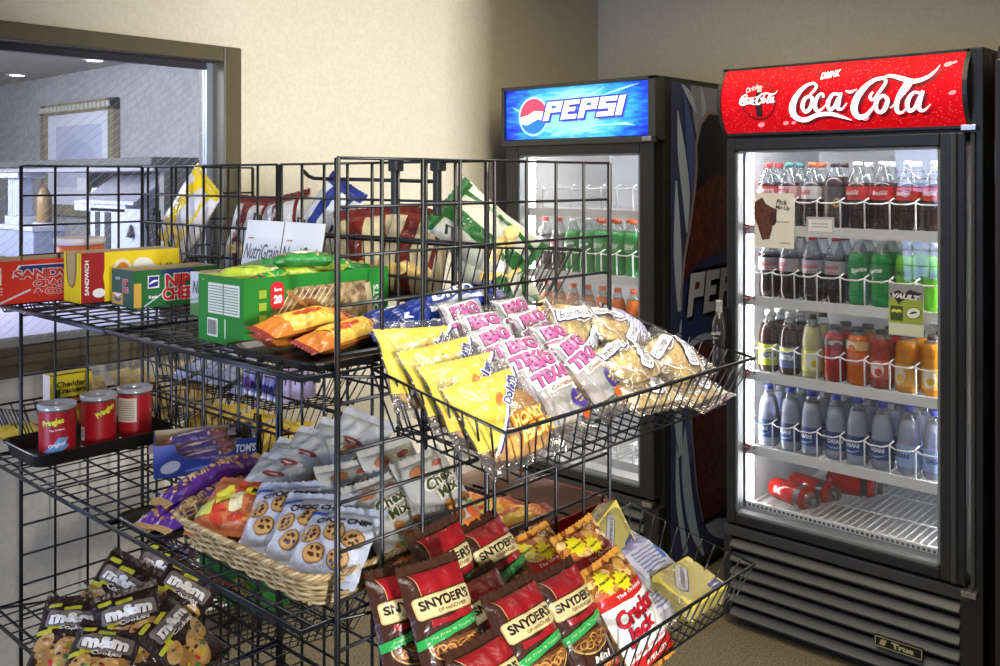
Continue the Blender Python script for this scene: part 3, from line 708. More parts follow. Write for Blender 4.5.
BK = dict(
 cola=('cola', P_COLA, .14, ('white', (236, 236, 234)), (.088, .127, (206, 24, 34)), a_cola(RED, WHT)),
 cherry=('cola', P_COLA, .14, ('red', (206, 40, 30)), (.088, .127, (210, 60, 70)), a_cola(('wht', (228, 222, 222)), RED)),
 caffree=('cola', P_COLA, .14, ('teal', (50, 110, 106)), (.088, .127, (214, 170, 172)), a_cola(RED, WHT)),
 orangecap=('cola', P_COLA, .14, ('orange', (222, 92, 34)), (.088, .127, (226, 222, 222)), a_cola(('wht', (228, 222, 222)), RED)),
 goldlab=('tea', P_COLA, .17, ('brown', (52, 38, 30)), (.03, .127, (64, 50, 28)), a_word('O', (206, 170, 50), .02, .03)),
 diet=('diet', P_COLA, .14, ('red', (206, 40, 30)), (.086, .126, (176, 178, 184)), a_cola(SIL, RED, 'diet')),
 dietblk=('diet', P_COLA, .14, ('black', (40, 40, 40)), (.086, .126, (190, 176, 178)), a_cola(SIL, RED, 'diet')),
 sprite=('sprite', P_COLA, .16, ('white', (236, 236, 234)), (.086, .122, (26, 130, 66)), a_word('Sprite', (235, 240, 235), .046, .018, .18)),
 lime=('lime', P_COLA, .165, ('silver', (178, 182, 180)), (.086, .122, (90, 170, 60)), a_word('VAULT', (30, 40, 30), .046, .014)),
 tea=('tea', P_WAT, .165, ('white', (236, 236, 234)), (.022, .088, (196, 206, 46)), a_word('NESTEA', (20, 40, 90), .046, .018, 0, lambda l, F, z, h: l.dec(rect(0, z-.003, .05, .02), F, M('tea_pale', (220, 226, 190), .4), 1, .008))),
 teablue=('tea', P_WAT, .165, ('white', (236, 236, 234)), (.022, .088, (86, 100, 150)), a_word('NESTEA', (235, 235, 240), .046, .016, 0, lambda l, F, z, h: l.dec(rect(0, z+.024, .05, .01), F, M('tea_lime', (206, 214, 60), .4), 1, .008))),
 lemon=('lemon', P_WAT, .172, ('dark', (60, 56, 50)), (.022, .085, (216, 212, 120)), a_fruit((240, 240, 226), (226, 200, 30))),
 red=('red', P_JUI, .15, ('dark', (60, 56, 50)), (.108, .128, (40, 26, 26)), a_fruit((200, 180, 160), (120, 30, 30))),
 orange=('orange', P_JUI, .15, ('dark', (60, 56, 50)), (.104, .130, (236, 190, 120)), a_fruit((240, 236, 220), (230, 120, 30))),
 pink=('pink', P_JUI, .15, ('dark', (60, 56, 50)), (.03, .085, (196, 96, 80)), a_fruit((232, 214, 206), (200, 60, 50))),
 gold=('gold', P_JUI, .15, ('dark', (60, 56, 50)), (.02, .08, (232, 176, 70)), a_fruit((242, 236, 220), (240, 196, 70))),
 water=('water', P_WAT, .165, ('blue', (66, 72, 176)), (.030, .086, (40, 62, 116)), a_word('DASANI', (214, 222, 240), .05, .013, 0, lambda l, F, z, h: l.dec(stroke([(-.03, z-.016, .001), (0, z-.02, .006), (.03, z-.012, .001)]), F, M('dasani_ice', (120, 160, 220), .4), 1, .008))),
 waterpale=('water', P_WAT, .165, ('blue', (66, 72, 176)), (.024, .086, (150, 178, 222)), a_word('DASANI', (40, 70, 140), .05, .013)),
 greenor=('sprite', P_COLA, .165, ('orange', (222, 92, 34)), (.086, .122, (70, 150, 80)), a_word('DEW', (230, 236, 220), .04, .018)),
 peach=('orange', P_WAT, .165, ('orange', (222, 92, 34)), (.03, .08, (196, 120, 70)), a_fruit((240, 220, 190), (220, 90, 40))))
ORD = ['first', 'second', 'third', 'fourth', 'fifth', 'sixth', 'seventh', 'eighth']
rows = [(SZ[0], ['cherry', 'caffree', 'orangecap', 'goldlab', 'cola', 'cola', 'cola', 'cola'], 'top'),
        (SZ[1], ['diet', 'dietblk', 'diet', 'diet', 'sprite', 'sprite', 'lime', 'lime'], 'second'),
        (SZ[2], ['tea', 'teablue', 'lemon', 'red', 'orange', 'pink', 'gold', 'gold'], 'third'),
        (SZ[3], ['water']*6 + ['waterpale', 'waterpale'], 'lowest')]
NM = dict(cherry='red-capped cola bottle with a pale label', caffree='dark cola bottle with a teal cap', orangecap='orange-capped cola bottle with a white label', goldlab='dark bottle with a black and gold label',
          cola='white-capped cola bottle with a red label', diet='red-capped diet cola bottle with a silver label', dietblk='black-capped diet cola bottle with a silver label', sprite='green soda bottle with a white cap',
          lime='lime green soda bottle with a silver cap', tea='iced tea bottle with a yellow label', teablue='iced tea bottle with a blue label', lemon='pale lemonade bottle',
          red='red juice bottle with a dark neck label', orange='orange juice bottle with a dark cap', pink='dark pink juice bottle with a low label', gold='golden juice bottle with a pale label',
          water='blue-capped water bottle with a navy label', waterpale='blue-capped pale-label water bottle')
for z, kinds, sh in rows:
    seen = {}
    for i, k in enumerate(kinds):
        for rowk in range(3 if sh == 'lowest' else 2):
            kk = k if rowk == 0 or k not in ('red', 'pink') else 'red'
            x = XS + i*PIT + random.uniform(-.003, .003); y = 2.762 + rowk*.074 + random.uniform(-.002, .003)
            if rowk == 0:
                lb = '%s, %s from the light tube, %s shelf' % (NM[k], ORD[i], sh); g = 'front bottles in the red-sign cooler'
                bottle(k, lb, (x, y, z), random.uniform(-.5, .5), None)
            else:
                bottle(kk, '%s behind the front row of the %s shelf' % (NM[kk], sh), (x, y, z), random.uniform(-2, 2), 'bottles behind the front row, ' + sh + ' shelf, ' + NM[kk])
for i in range(2):
    o = bottle('red', ['red juice bottle lying on the empty bottom rack nearest the door', 'red juice bottle lying behind another on the empty bottom rack'][i], (-1.36+.02*i, 2.80+.085*i, .385+.035), 0)
    o.rotation_euler = (PI/2, .4, PI/2 - .35 + .15*i); 
o = bottle('red', 'red juice bottle lying at the back of the bottom rack', (-1.26, 2.97, .42)); o.rotation_euler = (PI/2, .2, PI/2+.2)
for i in range(8):
    k = 'diet' if i < 2 else ('sprite' if i in (2, 3) else 'greenor')
    bottle(k, '%s, %s along in the blue-sign cooler' % (NM.get(k, 'green soda bottle with an orange cap'), ORD[i]), (PXS+i*PPIT, 2.77, PSZ[1]))
    bottle('peach', 'orange-capped amber drink bottle, %s along in the blue-sign cooler' % ORD[i], (PXS+i*PPIT, 2.77, PSZ[2]))
    if i > 2: bottle('greenor', 'orange-capped green soda bottle behind the front row of the blue-sign cooler', (PXS+i*PPIT, 2.845, PSZ[1]), 0, 'green bottles behind the front row of the blue-sign cooler')

# cards on the red-sign cooler
def card(name, label, cat, x0, x1, z0, z1, y, art, m):
    r = thing(name, label, cat, ((x0+x1)/2, y, (z0+z1)/2)); w, h = x1-x0, z1-z0
    MB().box((-w/2, 0, -h/2), (w/2, .0015, h/2), m).build('card_sheet', r)
    a = MB(); art(a, plane_map((0, -.0002, 0), (1, 0, 0), (0, 0, 1), .0004), w, h); a.build('printed_face', r); return r
m_ink = M('ink_black', (40, 38, 36), .5); m_cream = M('card_cream', (238, 234, 222), .5)
def pick(a, F, w, h):
    p = [(-.5,.33),(-.30,.42),(-.2,.30),(-.05,.24),(.08,.20),(.06,.05),(-.03,-.02),(-.05,-.18),(-.12,-.34),(-.3,-.36),(-.42,-.1),(-.5,.05)]
    a.dec(poly([(x*w, y*h) for x, y in p]), F, noisy('choc', (112, 62, 34), (74, 38, 20), 90, .5), 1)
    a.dec(ell(-.02*w, .03*h, .09*w, .12*h), F, M('choc_dark', (66, 34, 20), .5), 2)
    a.dec(T('Pick', .2*w, .34*h, .28*w, None, .02, .2, -.08), F, m_ink, 2); a.dec(T('Me Up', .22*w, .23*h, .36*w, None, .02, .2, -.08), F, m_ink, 2)
    a.dec(rect(.22*w, -.02*h, .34*w, .012*h), F, m_ink, 2); a.dec(rect(.28*w, -.4*h, .24*w, .012*h), F, m_ink, 2)
card('hanging_card', 'cream hanging card with a chocolate picture stuck to the cooler glass', 'card', -1.349, -1.222, 1.198, 1.364, 2.640, pick, m_cream)
r_ = card('shelf_sign', 'small clear label holder on the top bottle shelf rail', 'sign', -1.183, -1.100, 1.246, 1.296, 2.640, lambda a, F, w, h: (a.dec(rect(0, 0, w*.86, h*.7), F, M('label_grey', (226, 226, 226), .5), 1), [a.dec(rect(0, q*h, w*.6, h*.06), F, M('ink_grey', (170, 170, 170), .5), 2) for q in (.1, -.08)]), film('holder', (245, 245, 245), .2, .4))
def vault(a, F, w, h):
    a.dec(rect(0, .30*h, w, .4*h), F, M('tag_silver', (150, 152, 146), .4), 1); a.dec(rect(0, -.02*h, w*.96, .46*h), F, M('tag_lime', (158, 178, 60), .5), 2)
    a.dec(poly([(-.48*w,.30*h),(-.2*w,.38*h),(-.05*w,.3*h),(.1*w,.4*h),(.48*w,.34*h),(.2*w,.24*h),(-.1*w,.18*h),(-.2*w,.1*h),(-.3*w,.2*h)]), F, m_ink, 3)
    a.dec(T('VAULT', 0, .26*h, .8*w, .1*h, .06, .2, -.06), F, M('tag_word', (226, 226, 220), .4), 4)
    a.dec(rect(-.26*w, -.07*h, .36*w, .28*h), F, M('tag_green', (66, 84, 20), .5), 3); a.dec(T('99', -.26*w, -.07*h, .3*w, .16*h, .08), F, M('tag_yel', (236, 230, 90), .5), 4)
    for s_, c_ in ((1.12, (30, 40, 20)), (1, (236, 240, 220))): a.dec(ell(.22*w, -.04*h, .2*w*s_, .1*h*s_, .35), F, M('splat%d' % c_[0], c_, .5), 4+int(s_ == 1))
    a.dec(stroke([(.12*w, -.06*h, .03*w), (.22*w, -.03*h, .06*w), (.32*w, -.02*h, .03*w)]), F, m_ink, 6)
    a.dec(rect(0, -.37*h, w*.96, .22*h), F, M('tag_pale', (214, 220, 190), .5), 2)
card('promo_tag', 'lime and silver promotional tag hanging over the green soda bottles', 'tag', -.945, -.852, .975, 1.118, 2.640, vault, M('tag_base', (196, 200, 190), .5))

# sliver of a dark machine at the edge of the view
vm = thing('vending_machine', 'dark machine standing beside the red-sign cooler at the edge of the view', 'machine', (-.635, 2.5, 0))
MB().box((0, 0, .04), (.7, .8, 1.735), m_blk).build('cabinet', vm, .006)
MB().box((.0, -.02, .1), (.7, .0, 1.70), M('machine_door', (30, 28, 27), .4)).build('door', vm, .004)
MB().box((-.004, -.006, 1.40), (.006, .03, 1.50), m_gry).build('hinge', vm)
MB().box((.04, .04, 0), (.66, .76, .04), M('kick_black', (20, 20, 20), .6)).build('kick_plate', vm)

# ================================================================== THE GRID RACK
m_w = M('rack_black', (22, 23, 26), .32, .2, .6)
ZT, CELL = 1.438, .0685
rack = thing('grid_rack', 'tall H-shaped black wire grid rack carrying the shelves and baskets', 'rack', (-1.64, 1.11, 0))
def panel(name, p0, p1, cols):
    b = MB(); o = Vector(rack.location); p0, p1 = Vector(p0)-o, Vector(p1)-o
    for k in range(cols+1):
        p = p0.lerp(p1, k/cols); e = k in (0, cols)
        b.tube([p + Vector((0, 0, .03 if e else .078)), p + Vector((0, 0, ZT))], .0044 if e else .0031, m_w, 8)
    for k in range(20):
        z = Vector((0, 0, ZT - k*CELL)); b.tube([p0+z, p1+z], .0027, m_w, 6)
    r = b.build(name, rack)
    for p in (p0, p1):
        MB().lathe([(.012, 0), (.014, .006), (.007, .03)], m_w, 10, tuple(p)).build('foot', r)
    return r
XN, XF, YC = -1.035, -2.24, 1.115
panel('end_panel', (XN, .80, 0), (XN, 1.442, 0), 8)
panel('end_panel', (XF, .832, 0), (XF, 1.44, 0), 8)
panel('centre_panel', (XN-.012, YC, 0), (-1.630, YC, 0), 8)
panel('centre_panel', (-1.642, YC, 0), (XF+.012, YC, 0), 8)
for x, lb in ((-1.272, 'black plastic hook bracket over the rack top, nearer the chip bags with red stripes'), (-1.162, 'black plastic hook bracket over the rack top, nearer the green chip bag')):
    t = thing('hook_bracket', lb, 'bracket', (x, YC, 1.33), 0, 'hook brackets on the centre panel')
    MB().box((-.006, -.008, .015), (.006, .004, .10), m_blk).build('strap', t, .002)
    MB().box((-.011, -.010, .092), (.011, .010, .113), m_blk).build('clip', t, .002)

def basket(label, loc, rz, L=.653, D=.262, hb=.095, drop=.045, yb=.232, hf=.121, ins=.037, n=22, name='wire_basket'):
    r = thing(name, label, 'basket', loc, rz)
    b = MB(); b.tube([(0, .004, 0), (L, .004, 0), (L, D, -drop), (0, D, -drop)], .0030, m_w, 8, True)
    b.build('rim', r)
    g = MB(); R_ = .0016
    for k in range(n+1):
        x = ins + (L-2*ins)*k/n; xt = L*k/n
        g.tube([(xt, D, -drop), (x, yb, -hf), (x, .01, -hb), (xt, .004, 0)], R_, m_w, 5)
    for s in (0, 1):
        xo, xi = (0, ins) if s == 0 else (L, L-ins)
        for k in range(1, 10):
            t_ = k/10; g.tube([(xo, .004+(D-.004)*t_, -drop*t_), (xi, .01+(yb-.01)*t_, -hb-(hf-hb)*t_)], R_, m_w, 5)
    for t_ in (0, .22, .44, .66, .88, 1): g.tube([(ins, .01+(yb-.01)*t_, -hb-(hf-hb)*t_-.002), (L-ins, .01+(yb-.01)*t_, -hb-(hf-hb)*t_-.002)], R_*1.2, m_w, 5)
    g.build('wire_body', r)
    for x in (L*.12, L*.88):
        MB().tube([(x, .006, -.07), (x, .006, .03), (x, -.008, .035), (x, -.010, .02)], .0028, m_w, 6).build('hook', r)
    return r
basket('upper wire basket of pastries slung outside the near rack end', (XN, 1.511, 1.138), -PI/2)
basket('lower wire basket of pretzel bags slung outside the near rack end', (XN, 1.511, .775), -PI/2)
basket('wire basket of chip bags behind the rack by the window', (-2.22, YC, 1.30), 0, .575, .27, .105, .03)
basket('wire basket behind the rack holding the green chip bags', (-1.625, YC, 1.295), 0, .56, .28, .10, .02)
basket('wire basket of grey-blue packs low behind the rack', (-2.22, YC, 1.015), 0, .575, .27, .095, .03)
basket('wire basket of yellow packs behind the rack below the grey-blue ones', (-2.22, YC, .875), 0, .575, .27, .095, .03)
basket('wire basket holding the pink and red candy carton behind the rack', (-1.625, YC, .78), 0, .56, .30, .095, .02)
basket('wire basket hung on the far rack end below the sill', (XF, .84, .875), PI/2, .61, .24, .095, .03)
basket('wire basket hung high on the far rack end against the window', (XF, .84, 1.20), PI/2, .61, .24, .095, .03)
basket('wire basket with a green carton near the floor behind the rack', (-2.22, YC, .50), 0, .575, .27, .095, .03)
hk = MB(); hk.tube([(-1.57, YC+.012, 1.425), (-1.555, YC+.014, 1.414), (-1.535, YC+.014, 1.409), (-1.18, YC+.014, 1.404)], .004, m_w, 6)
tag(hk.build('hang_rail'), 'bent black wire rail hooked along the rack top above the cereal bar boxes', 'rail')

def shelf(label, loc, L=.583, D=.365):
    r = thing('wire_shelf', label, 'shelf', loc, PI)
    b = MB(); b.tube([(0, .006, 0), (L, .006, 0), (L, D, 0), (0, D, 0)], .0042, m_w, 8, True)
    b.build('frame', r)
    g = MB()
    for k in range(1, 12): g.tube([(L*k/12, .006, .001), (L*k/12, D, .001)], .0018, m_w, 5)
    for t_ in (.2, .4, .6, .8): g.tube([(0, D*t_, -.003), (L, D*t_, -.003)], .0022, m_w, 5)
    g.build('wire_deck', r)
    MB().tube([(0, D-.03, -.006), (L, D-.03, -.006)], .003, m_w, 6).build('front_rail', r)
    for x in (.004, L-.004):
        MB().tube([(x, D*.92, 0), (x, .01, -.055), (x, -.006, -.05), (x, -.008, -.02)], .0026, m_w, 6).build('bracket', r)
    return r
T1, T2, T3 = 1.136, .793, .45
XR, XM = XN-.014, -1.642
for z, w_ in ((T1, 'top'), (T2, 'middle'), (T3, 'lowest')):
    shelf('black wire shelf, %s of the tiers, on the rack half by the window' % w_, (XM, YC, z))
    shelf('black wire shelf, %s of the tiers, on the rack half by the pastries' % w_, (XR, YC, z))

def tray(label, lo, hi, h=.022, rz=0, rot=None):
    r = thing('plastic_tray', label, 'tray', lo, rz); w, d = hi[0]-lo[0], hi[1]-lo[1]; m = M('tray_black', (18, 18, 19), .35)
    def ring(x0, y0, x1, y1, z, rad=.03):
        o = []
        for k, (cx, cy) in enumerate(((x1-rad, y1-rad), (x0+rad, y1-rad), (x0+rad, y0+rad), (x1-rad, y0+rad))):
            for q in range(5):
                a = (k+q/4)*PI/2; o.append((cx+rad*math.cos(a), cy+rad*math.sin(a), z))
        return o
    rs = [ring(.006, .006, w-.006, d-.006, 0), ring(0, 0, w, d, h), ring(-.004, -.004, w+.004, d+.004, h), ring(-.004, -.004, w+.004, d+.004, h-.003), ring(.008, .008, w-.008, d-.008, .003)]
    n = 20
    def lo_(a, b): return [(a*n+k, a*n+(k+1) % n, b*n+(k+1) % n, b*n+k) for k in range(n)]
    MB().add(sum([rs[0], rs[1], rs[3], rs[2]], []), [tuple(reversed(range(n)))] + lo_(0, 1) + lo_(1, 2) + lo_(2, 3), m).build('shell', r)
    v = ring(.0, .0, w, d, h-.001) + ring(.008, .008, w-.008, d-.008, .003)
    MB().add(v, [tuple(n+k for k in range(n))] + [(k, n+k, n+(k+1) % n, (k+1) % n) for k in range(n)], m).build('liner', r)
    return r

# ------------------------------------------------------------------ cardboard boxes
m_kraft = M('cardboard_tan', (150, 128, 96), .8); m_kin = M('cardboard_inside', (176, 158, 130), .8)
def carton(name, label, cat, loc, rz, w, d, h, col, arts, open_top=True, cut=None, group=None, inside=None):
    """front face along local x at y=0, facing -y; arts: face -> fn(mb, F, w, h)"""
    r = thing(name, label, cat, loc, rz, group); t = .0022; ins = inside or m_kin
    names = dict(front=((0, 0, 0), (w, t, h)), back=((0, d-t, 0), (w, d, h)), end=((0, t, 0), (t, d-t, h)), far_end=((w-t, t, 0), (w, d-t, h)))
    maps = dict(front=(plane_map((w/2, 0, h/2), (1, 0, 0), (0, 0, 1)), w, h), end=(plane_map((0, d/2, h/2), (0, -1, 0), (0, 0, 1)), d, h), far_end=(plane_map((w, d/2, h/2), (0, 1, 0), (0, 0, 1)), d, h),
                top=(plane_map((w/2, d/2, h), (1, 0, 0), (0, 1, 0)), w, d), back=(plane_map((w/2, d, h/2), (-1, 0, 0), (0, 0, 1)), w, h))
    for nm, (lo, hi) in names.items():
        b = MB()
        if cut and nm == cut[0]:        # an end with a scooped opening, as a bent outline
            ww = d if 'end' in nm else w
            pts = [(-ww/2, h/2), (-ww/2, -h/2), (ww/2, -h/2), (ww/2, h/2)] + [(cut[1]*ww*(math.cos(a)), h/2 - cut[2]*h*math.sin(a)**.6) for a in [k*PI/12 for k in range(13)]]
            F0 = maps[nm][0]; sh = poly(pts)
            b.dec(sh, F0, M(*col), 0)
            vin = [F0(x, y, -5) for x, y in sh[0]]; b.add(vin, [tuple(reversed(f)) for f in sh[1]], ins)
        else:
            b.box(lo, hi, M(*col))
            # inner face in raw card
            i0 = dict(front=(plane_map((w/2, t, h/2), (-1, 0, 0), (0, 0, 1)), w-2*t, h), back=(plane_map((w/2, d-t, h/2), (1, 0, 0), (0, 0, 1)), w-2*t, h), end=(plane_map((t, d/2, h/2), (0, 1, 0), (0, 0, 1)), d-2*t, h), far_end=(plane_map((w-t, d/2, h/2), (0, -1, 0), (0, 0, 1)), d-2*t, h))[nm]
            if open_top: b.dec(rect(0, 0, i0[1], i0[2]), i0[0], ins, 1)
        if nm in arts: arts[nm](b, *maps[nm])
        b.build('side_panel' if nm in ('front', 'back') else 'end_panel', r)
    b = MB(); b.box((t, t, 0), (w-t, d-t, t), ins); b.build('bottom_panel', r)
    if not open_top:
        b = MB(); b.box((0, 0, h-t), (w, d, h), M(*col))
        if 'top' in arts: arts['top'](b, *maps['top'])
        b.build('lid', r)
    return r
W_ = lambda: M('ink_white', (240, 240, 236), .5)
def C(*c): return M('ink_%d_%d_%d' % c, c, .5)
def lance(mb, F, x, y, s):
    mb.dec(rect(x, y, s*1.15, s*1.2), F, C(226, 226, 226), 1); mb.dec(poly([(x+a*s, y+b*s) for a, b in ((-.5,-.5),(.45,-.42),(.5,.5),(-.45,.5))]), F, C(34, 44, 140), 2)
    mb.dec(stroke([(x-.42*s, y-.2*s, .1*s), (x, y+.05*s, .22*s), (x+.45*s, y+.1*s, .1*s)]), F, W_(), 3)
def outl(mb, F, s, x, y, w, h, fill, edge, lay, shear=0, rot=0, b=.04, e=.10, L=None):
    tw = _text(s, b, shear)[2]; k = w/tw; p2 = _text(s, e, shear)
    mb.dec(T(s, x, y, w*p2[2]/tw, h*p2[3]/_text(s, b, shear)[3] if h else None, e, shear, rot), F, edge, lay, L)
    mb.dec(T(s, x, y, w, h, b, shear, rot), F, fill, lay+1, L)
def a_red(mb, F, w, h):
    navy = C(30, 40, 110); silver = C(206, 206, 214)
    mb.dec(poly([(-.075, .010), (-.06, .036), (.125, .036), (.125, .01)]), F, silver, 1); mb.dec(poly([(-.071, .014), (-.055, .034), (.125, .034), (.125, .01)]), F, navy, 2)
    outl(mb, F, 'SANDWICH', .025, .016, .19, .019, C(200, 40, 34), silver, 3); outl(mb, F, 'CRACKERS', .035, -.006, .13, .015, C(200, 40, 34), silver, 3); outl(mb, F, '& COOKIES', .037, -.024, .13, .014, C(200, 40, 34), silver, 3)
    lance(mb, F, -.112, .014, .03); mb.dec(stroke([(-.105, -.046, .004), (-.035, -.018, .004)]), F, silver, 1)
    for k, z in enumerate((-.012, -.018, -.024)): mb.dec(T('individual packages', -.112, z, .04, .004, .02), F, W_(), 1)
carton('snack_carton', 'red open carton of sandwich crackers farthest along the top wire shelf', 'box', (-2.114, .66, T1+.004), PI/2, .36, .125, .092, ('carton_red', (206, 42, 26), .5), dict(front=a_red))
def a_yel_end(mb, F, w, h):
    mb.dec(stroke([(w*.5*math.cos(a)*.82, h*.5-h*.82*math.sin(a)**.7, .012) for a in [k*PI/10 for k in range(11)]]), F, C(238, 206, 30), 1)
def a_yel(mb, F, w, h):
    mb.dec(rect(-.085, 0, .05, h), F, C(160, 26, 30), 1); mb.dec(T('SANDWICH', -.098, 0, .075, .009, .03, 0, PI/2), F, W_(), 2)
    mb.dec(poly([(-.06+.09*math.cos(a)*.7+.06, .05*math.sin(a)*1.05) for a in [PI/2+k*PI/12 for k in range(13)]]), F, C(240, 212, 30), 2)
    mb.dec(ell(-.02, .012, .022, .026, .2), F, C(236, 226, 196), 3); mb.dec(ell(-.02, .014, .014, .016), F, C(220, 130, 40), 4)
    mb.dec(ell(.028, .018, .026, .020, -.3), F, C(240, 236, 220), 3); mb.dec(ell(-.012, -.03, .012, .028, .3), F, C(226, 226, 226), 3)
    mb.dec(T('1.49', .08, .016, .03, None, .02), F, C(120, 100, 20), 3); mb.dec(ell(-.072, -.034, .014, .01), F, W_(), 3)
carton('snack_carton', 'yellow carton with a scooped red end standing between the red and green cartons', 'box', (-2.010, .866, T1+.004), PI/2-.04, .225, .09, .108, ('carton_yellow', (238, 208, 28), .5), dict(front=a_yel, end=a_yel_end), True, ('end', .36, .72))
def a_nip(mb, F, w, h):
    mb.dec(rect(-w*.5+.008, -.012, .016, .05), F, C(206, 160, 70), 1)
    outl(mb, F, 'NIP', .0, .014, .056, .026, C(206, 30, 40), C(228, 228, 232), 2); outl(mb, F, 'CHEE', .0, -.014, .07, .026, C(206, 30, 40), C(228, 228, 232), 2)
    mb.dec(rect(0, .032, .075, .008), F, C(40, 50, 130), 1); lance(mb, F, -.055, .014, .022)
    mb.dec(T('20 packs', -.056, -.018, .02, .008, .04), F, W_(), 2); mb.dec(stroke([(-.075, -.036, .003), (-.036, -.012, .003)]), F, C(180, 196, 224), 1)
    mb.dec(stroke([(.044, -.03, .002), (.058, .03, .002)]), F, C(180, 196, 224), 1)
def a_nipe(mb, F, w, h):
    mb.dec(rect(0, 0, w, h), F, C(54, 92, 74), 1); outl(mb, F, 'NIP', .012, .014, .024, .012, C(200, 60, 60), C(220, 220, 224), 2); outl(mb, F, 'CHEE', .012, -.002, .028, .011, C(200, 60, 60), C(220, 220, 224), 2)
    mb.dec(T('20 CT', -.02, .02, .02, .006, .03), F, W_(), 2)
    mb.dec(rect(-.022, -.022, .05, .024), F, C(206, 160, 70), 2); mb.dec(stroke([(-.036, -.012, .004), (-.02, -.015, .006), (-.006, -.012, .004)]), F, W_(), 3); mb.dec(stroke([(-.036, -.022, .004), (-.02, -.025, .006), (-.006, -.022, .004)]), F, C(70, 90, 150), 3)
carton('snack_carton', 'dark green open carton with red capitals on the top wire shelf', 'box', (-1.845, .905, T1+.004), PI/2, .195, .098, .078, ('carton_green', (34, 100, 46), .5), dict(front=a_nip, end=a_nipe))
# cereal bar boxes with open lids
def a_nut(mb, F, w, h):
    mb.dec(poly([(-w/2, -h*.5), (w/2, -h*.5), (w/2, .0), (0, -.01), (-w/2, -.02)]), F, C(104, 152, 84), 1); mb.dec(T('NutriGrain', 0, h*.16, w*.86, h*.3, .01, .25, .0), F, C(90, 94, 100), 2)
    mb.dec(ell(w*.34, -h*.2, .014, .012), F, C(196, 120, 60), 2); mb.dec(stroke([(-w/2, -.014, .004), (0, -.002, .006), (w/2, .006, .004)]), F, C(180, 206, 150), 2)
for k, x in enumerate((-1.690, -1.556)):
    r = carton('cereal_bar_box', ['white and green cereal bar box with a raised lid, beside the dark green carton', 'white and green cereal bar box with a raised lid, behind the granola carton'][k], 'box', (x, .945, T1+.004), 0, .130, .14, .085, ('carton_white', (232, 232, 228), .5), dict(front=a_nut, end=a_nut))
    lid = MB(); wl_, hl = .130, .098
    th = .18; F = plane_map((wl_/2, .118+hl/2*math.sin(th)*.4, .085+.05), (1, 0, 0), (0, math.sin(th), math.cos(th)))
    ln_ = rect(0, 0, wl_, hl); lid.dec(ln_, F, M('carton_white', (232, 232, 228), .5), 0)
    lid.add([F(x_, y_, -4) for x_, y_ in ln_[0]], [tuple(reversed(f)) for f in ln_[1]], m_kin)
    lid.dec(T('NutriGrain', 0, -.014, wl_*.94, .032, .008, .28), F, C(80, 82, 86), 1); lid.dec(T('morning', -.042, .012, .02, .006, .02, .3), F, C(206, 60, 60), 1)
    lid.dec(poly([(-wl_/2, -hl/2), (wl_/2, -hl/2), (wl_/2, -.026), (0, -.03), (-wl_/2, -.044)]), F, C(120, 164, 90), 2)
    lid.build('lid', r)
# granola carton
m_oat = noisy('oat_print', (196, 168, 122), (92, 66, 44), 70, .5, 5, .35, .65)
def a_gra(mb, F, w, h):
    mb.dec(poly([(-.10, -h/2), (-.10, -.005), (-.05, .034), (.13, .034), (.13, -h/2)]), F, m_oat, 1)
    for k in range(16): mb.dec(stroke([(-.095+.011*(k % 8), -.05+.03*(k//8), .003), (-.06+.012*(k % 8), .0+.03*(k//8), .002)]), F, C(226, 206, 166), 2)
    mb.dec(ell(-.028, -.016, .034, .030), F, C(140, 92, 50), 3); mb.dec(ell(-.028, -.02, .03, .024), F, C(98, 60, 32), 4)
    for k in range(4): mb.dec(stroke([(-.056, -.012-.008*k, .002), (-.028, -.018-.008*k, .003), (.0, -.012-.008*k, .002)]), F, C(170, 116, 66), 5)
    mb.dec(stroke([(-.07, .03, .007), (-.03, .0, .006)]), F, C(186, 132, 72), 5)
    mb.dec(rect(-.088, .024, .026, .044, 0, .01), F, C(206, 34, 46), 4); mb.dec(T('20', -.087, .018, .016, .014, .06), F, W_(), 5); mb.dec(T('bars', -.087, .034, .014, .006, .03), F, W_(), 5)
    mb.dec(rect(.118, -.004, .032, h*.92), F, C(44, 140, 52), 6); mb.dec(rect(.132, 0, .008, h), F, C(214, 206, 60), 7); mb.dec(stroke([(.098, .03, .012), (.104, .0, .012), (.104, -.03, .012)]), F, C(206, 186, 150), 7); mb.dec(T('OATS', .118, .0, .05, .012, .03, 0, PI/2), F, W_(), 8)
    for k in range(4): mb.dec(rect(-.115, .028-.02*k, .014, .013), F, C(150, 176, 50), 2)
def a_grae(mb, F, w, h):
    mb.dec(rect(.01, .018, .094, .05), F, C(222, 226, 210), 1)
    for k in range(10): mb.dec(rect(.01, .038-.0045*k, .088, .0014), F, C(110, 130, 100), 2)
    mb.dec(rect(.01, .018, .0016, .05), F, C(60, 90, 60), 3)
    mb.dec(rect(-.024, -.03, .032, .03), F, C(226, 230, 220), 1)
    for k in range(9): mb.dec(rect(-.036+.003*k, -.03, .0014 if k % 3 else .0022, .024), F, C(50, 60, 50), 2)
    mb.dec(rect(.014, -.03, .004, .032), F, C(190, 206, 180), 1)
gran = carton('granola_carton', 'bright green granola bar carton with a picture of oats and honey', 'box', (-1.288, .812, T1+.004), PI/2, .298, .138, .110, ('carton_bright_green', (36, 128, 44), .45), dict(front=a_gra, end=a_grae))
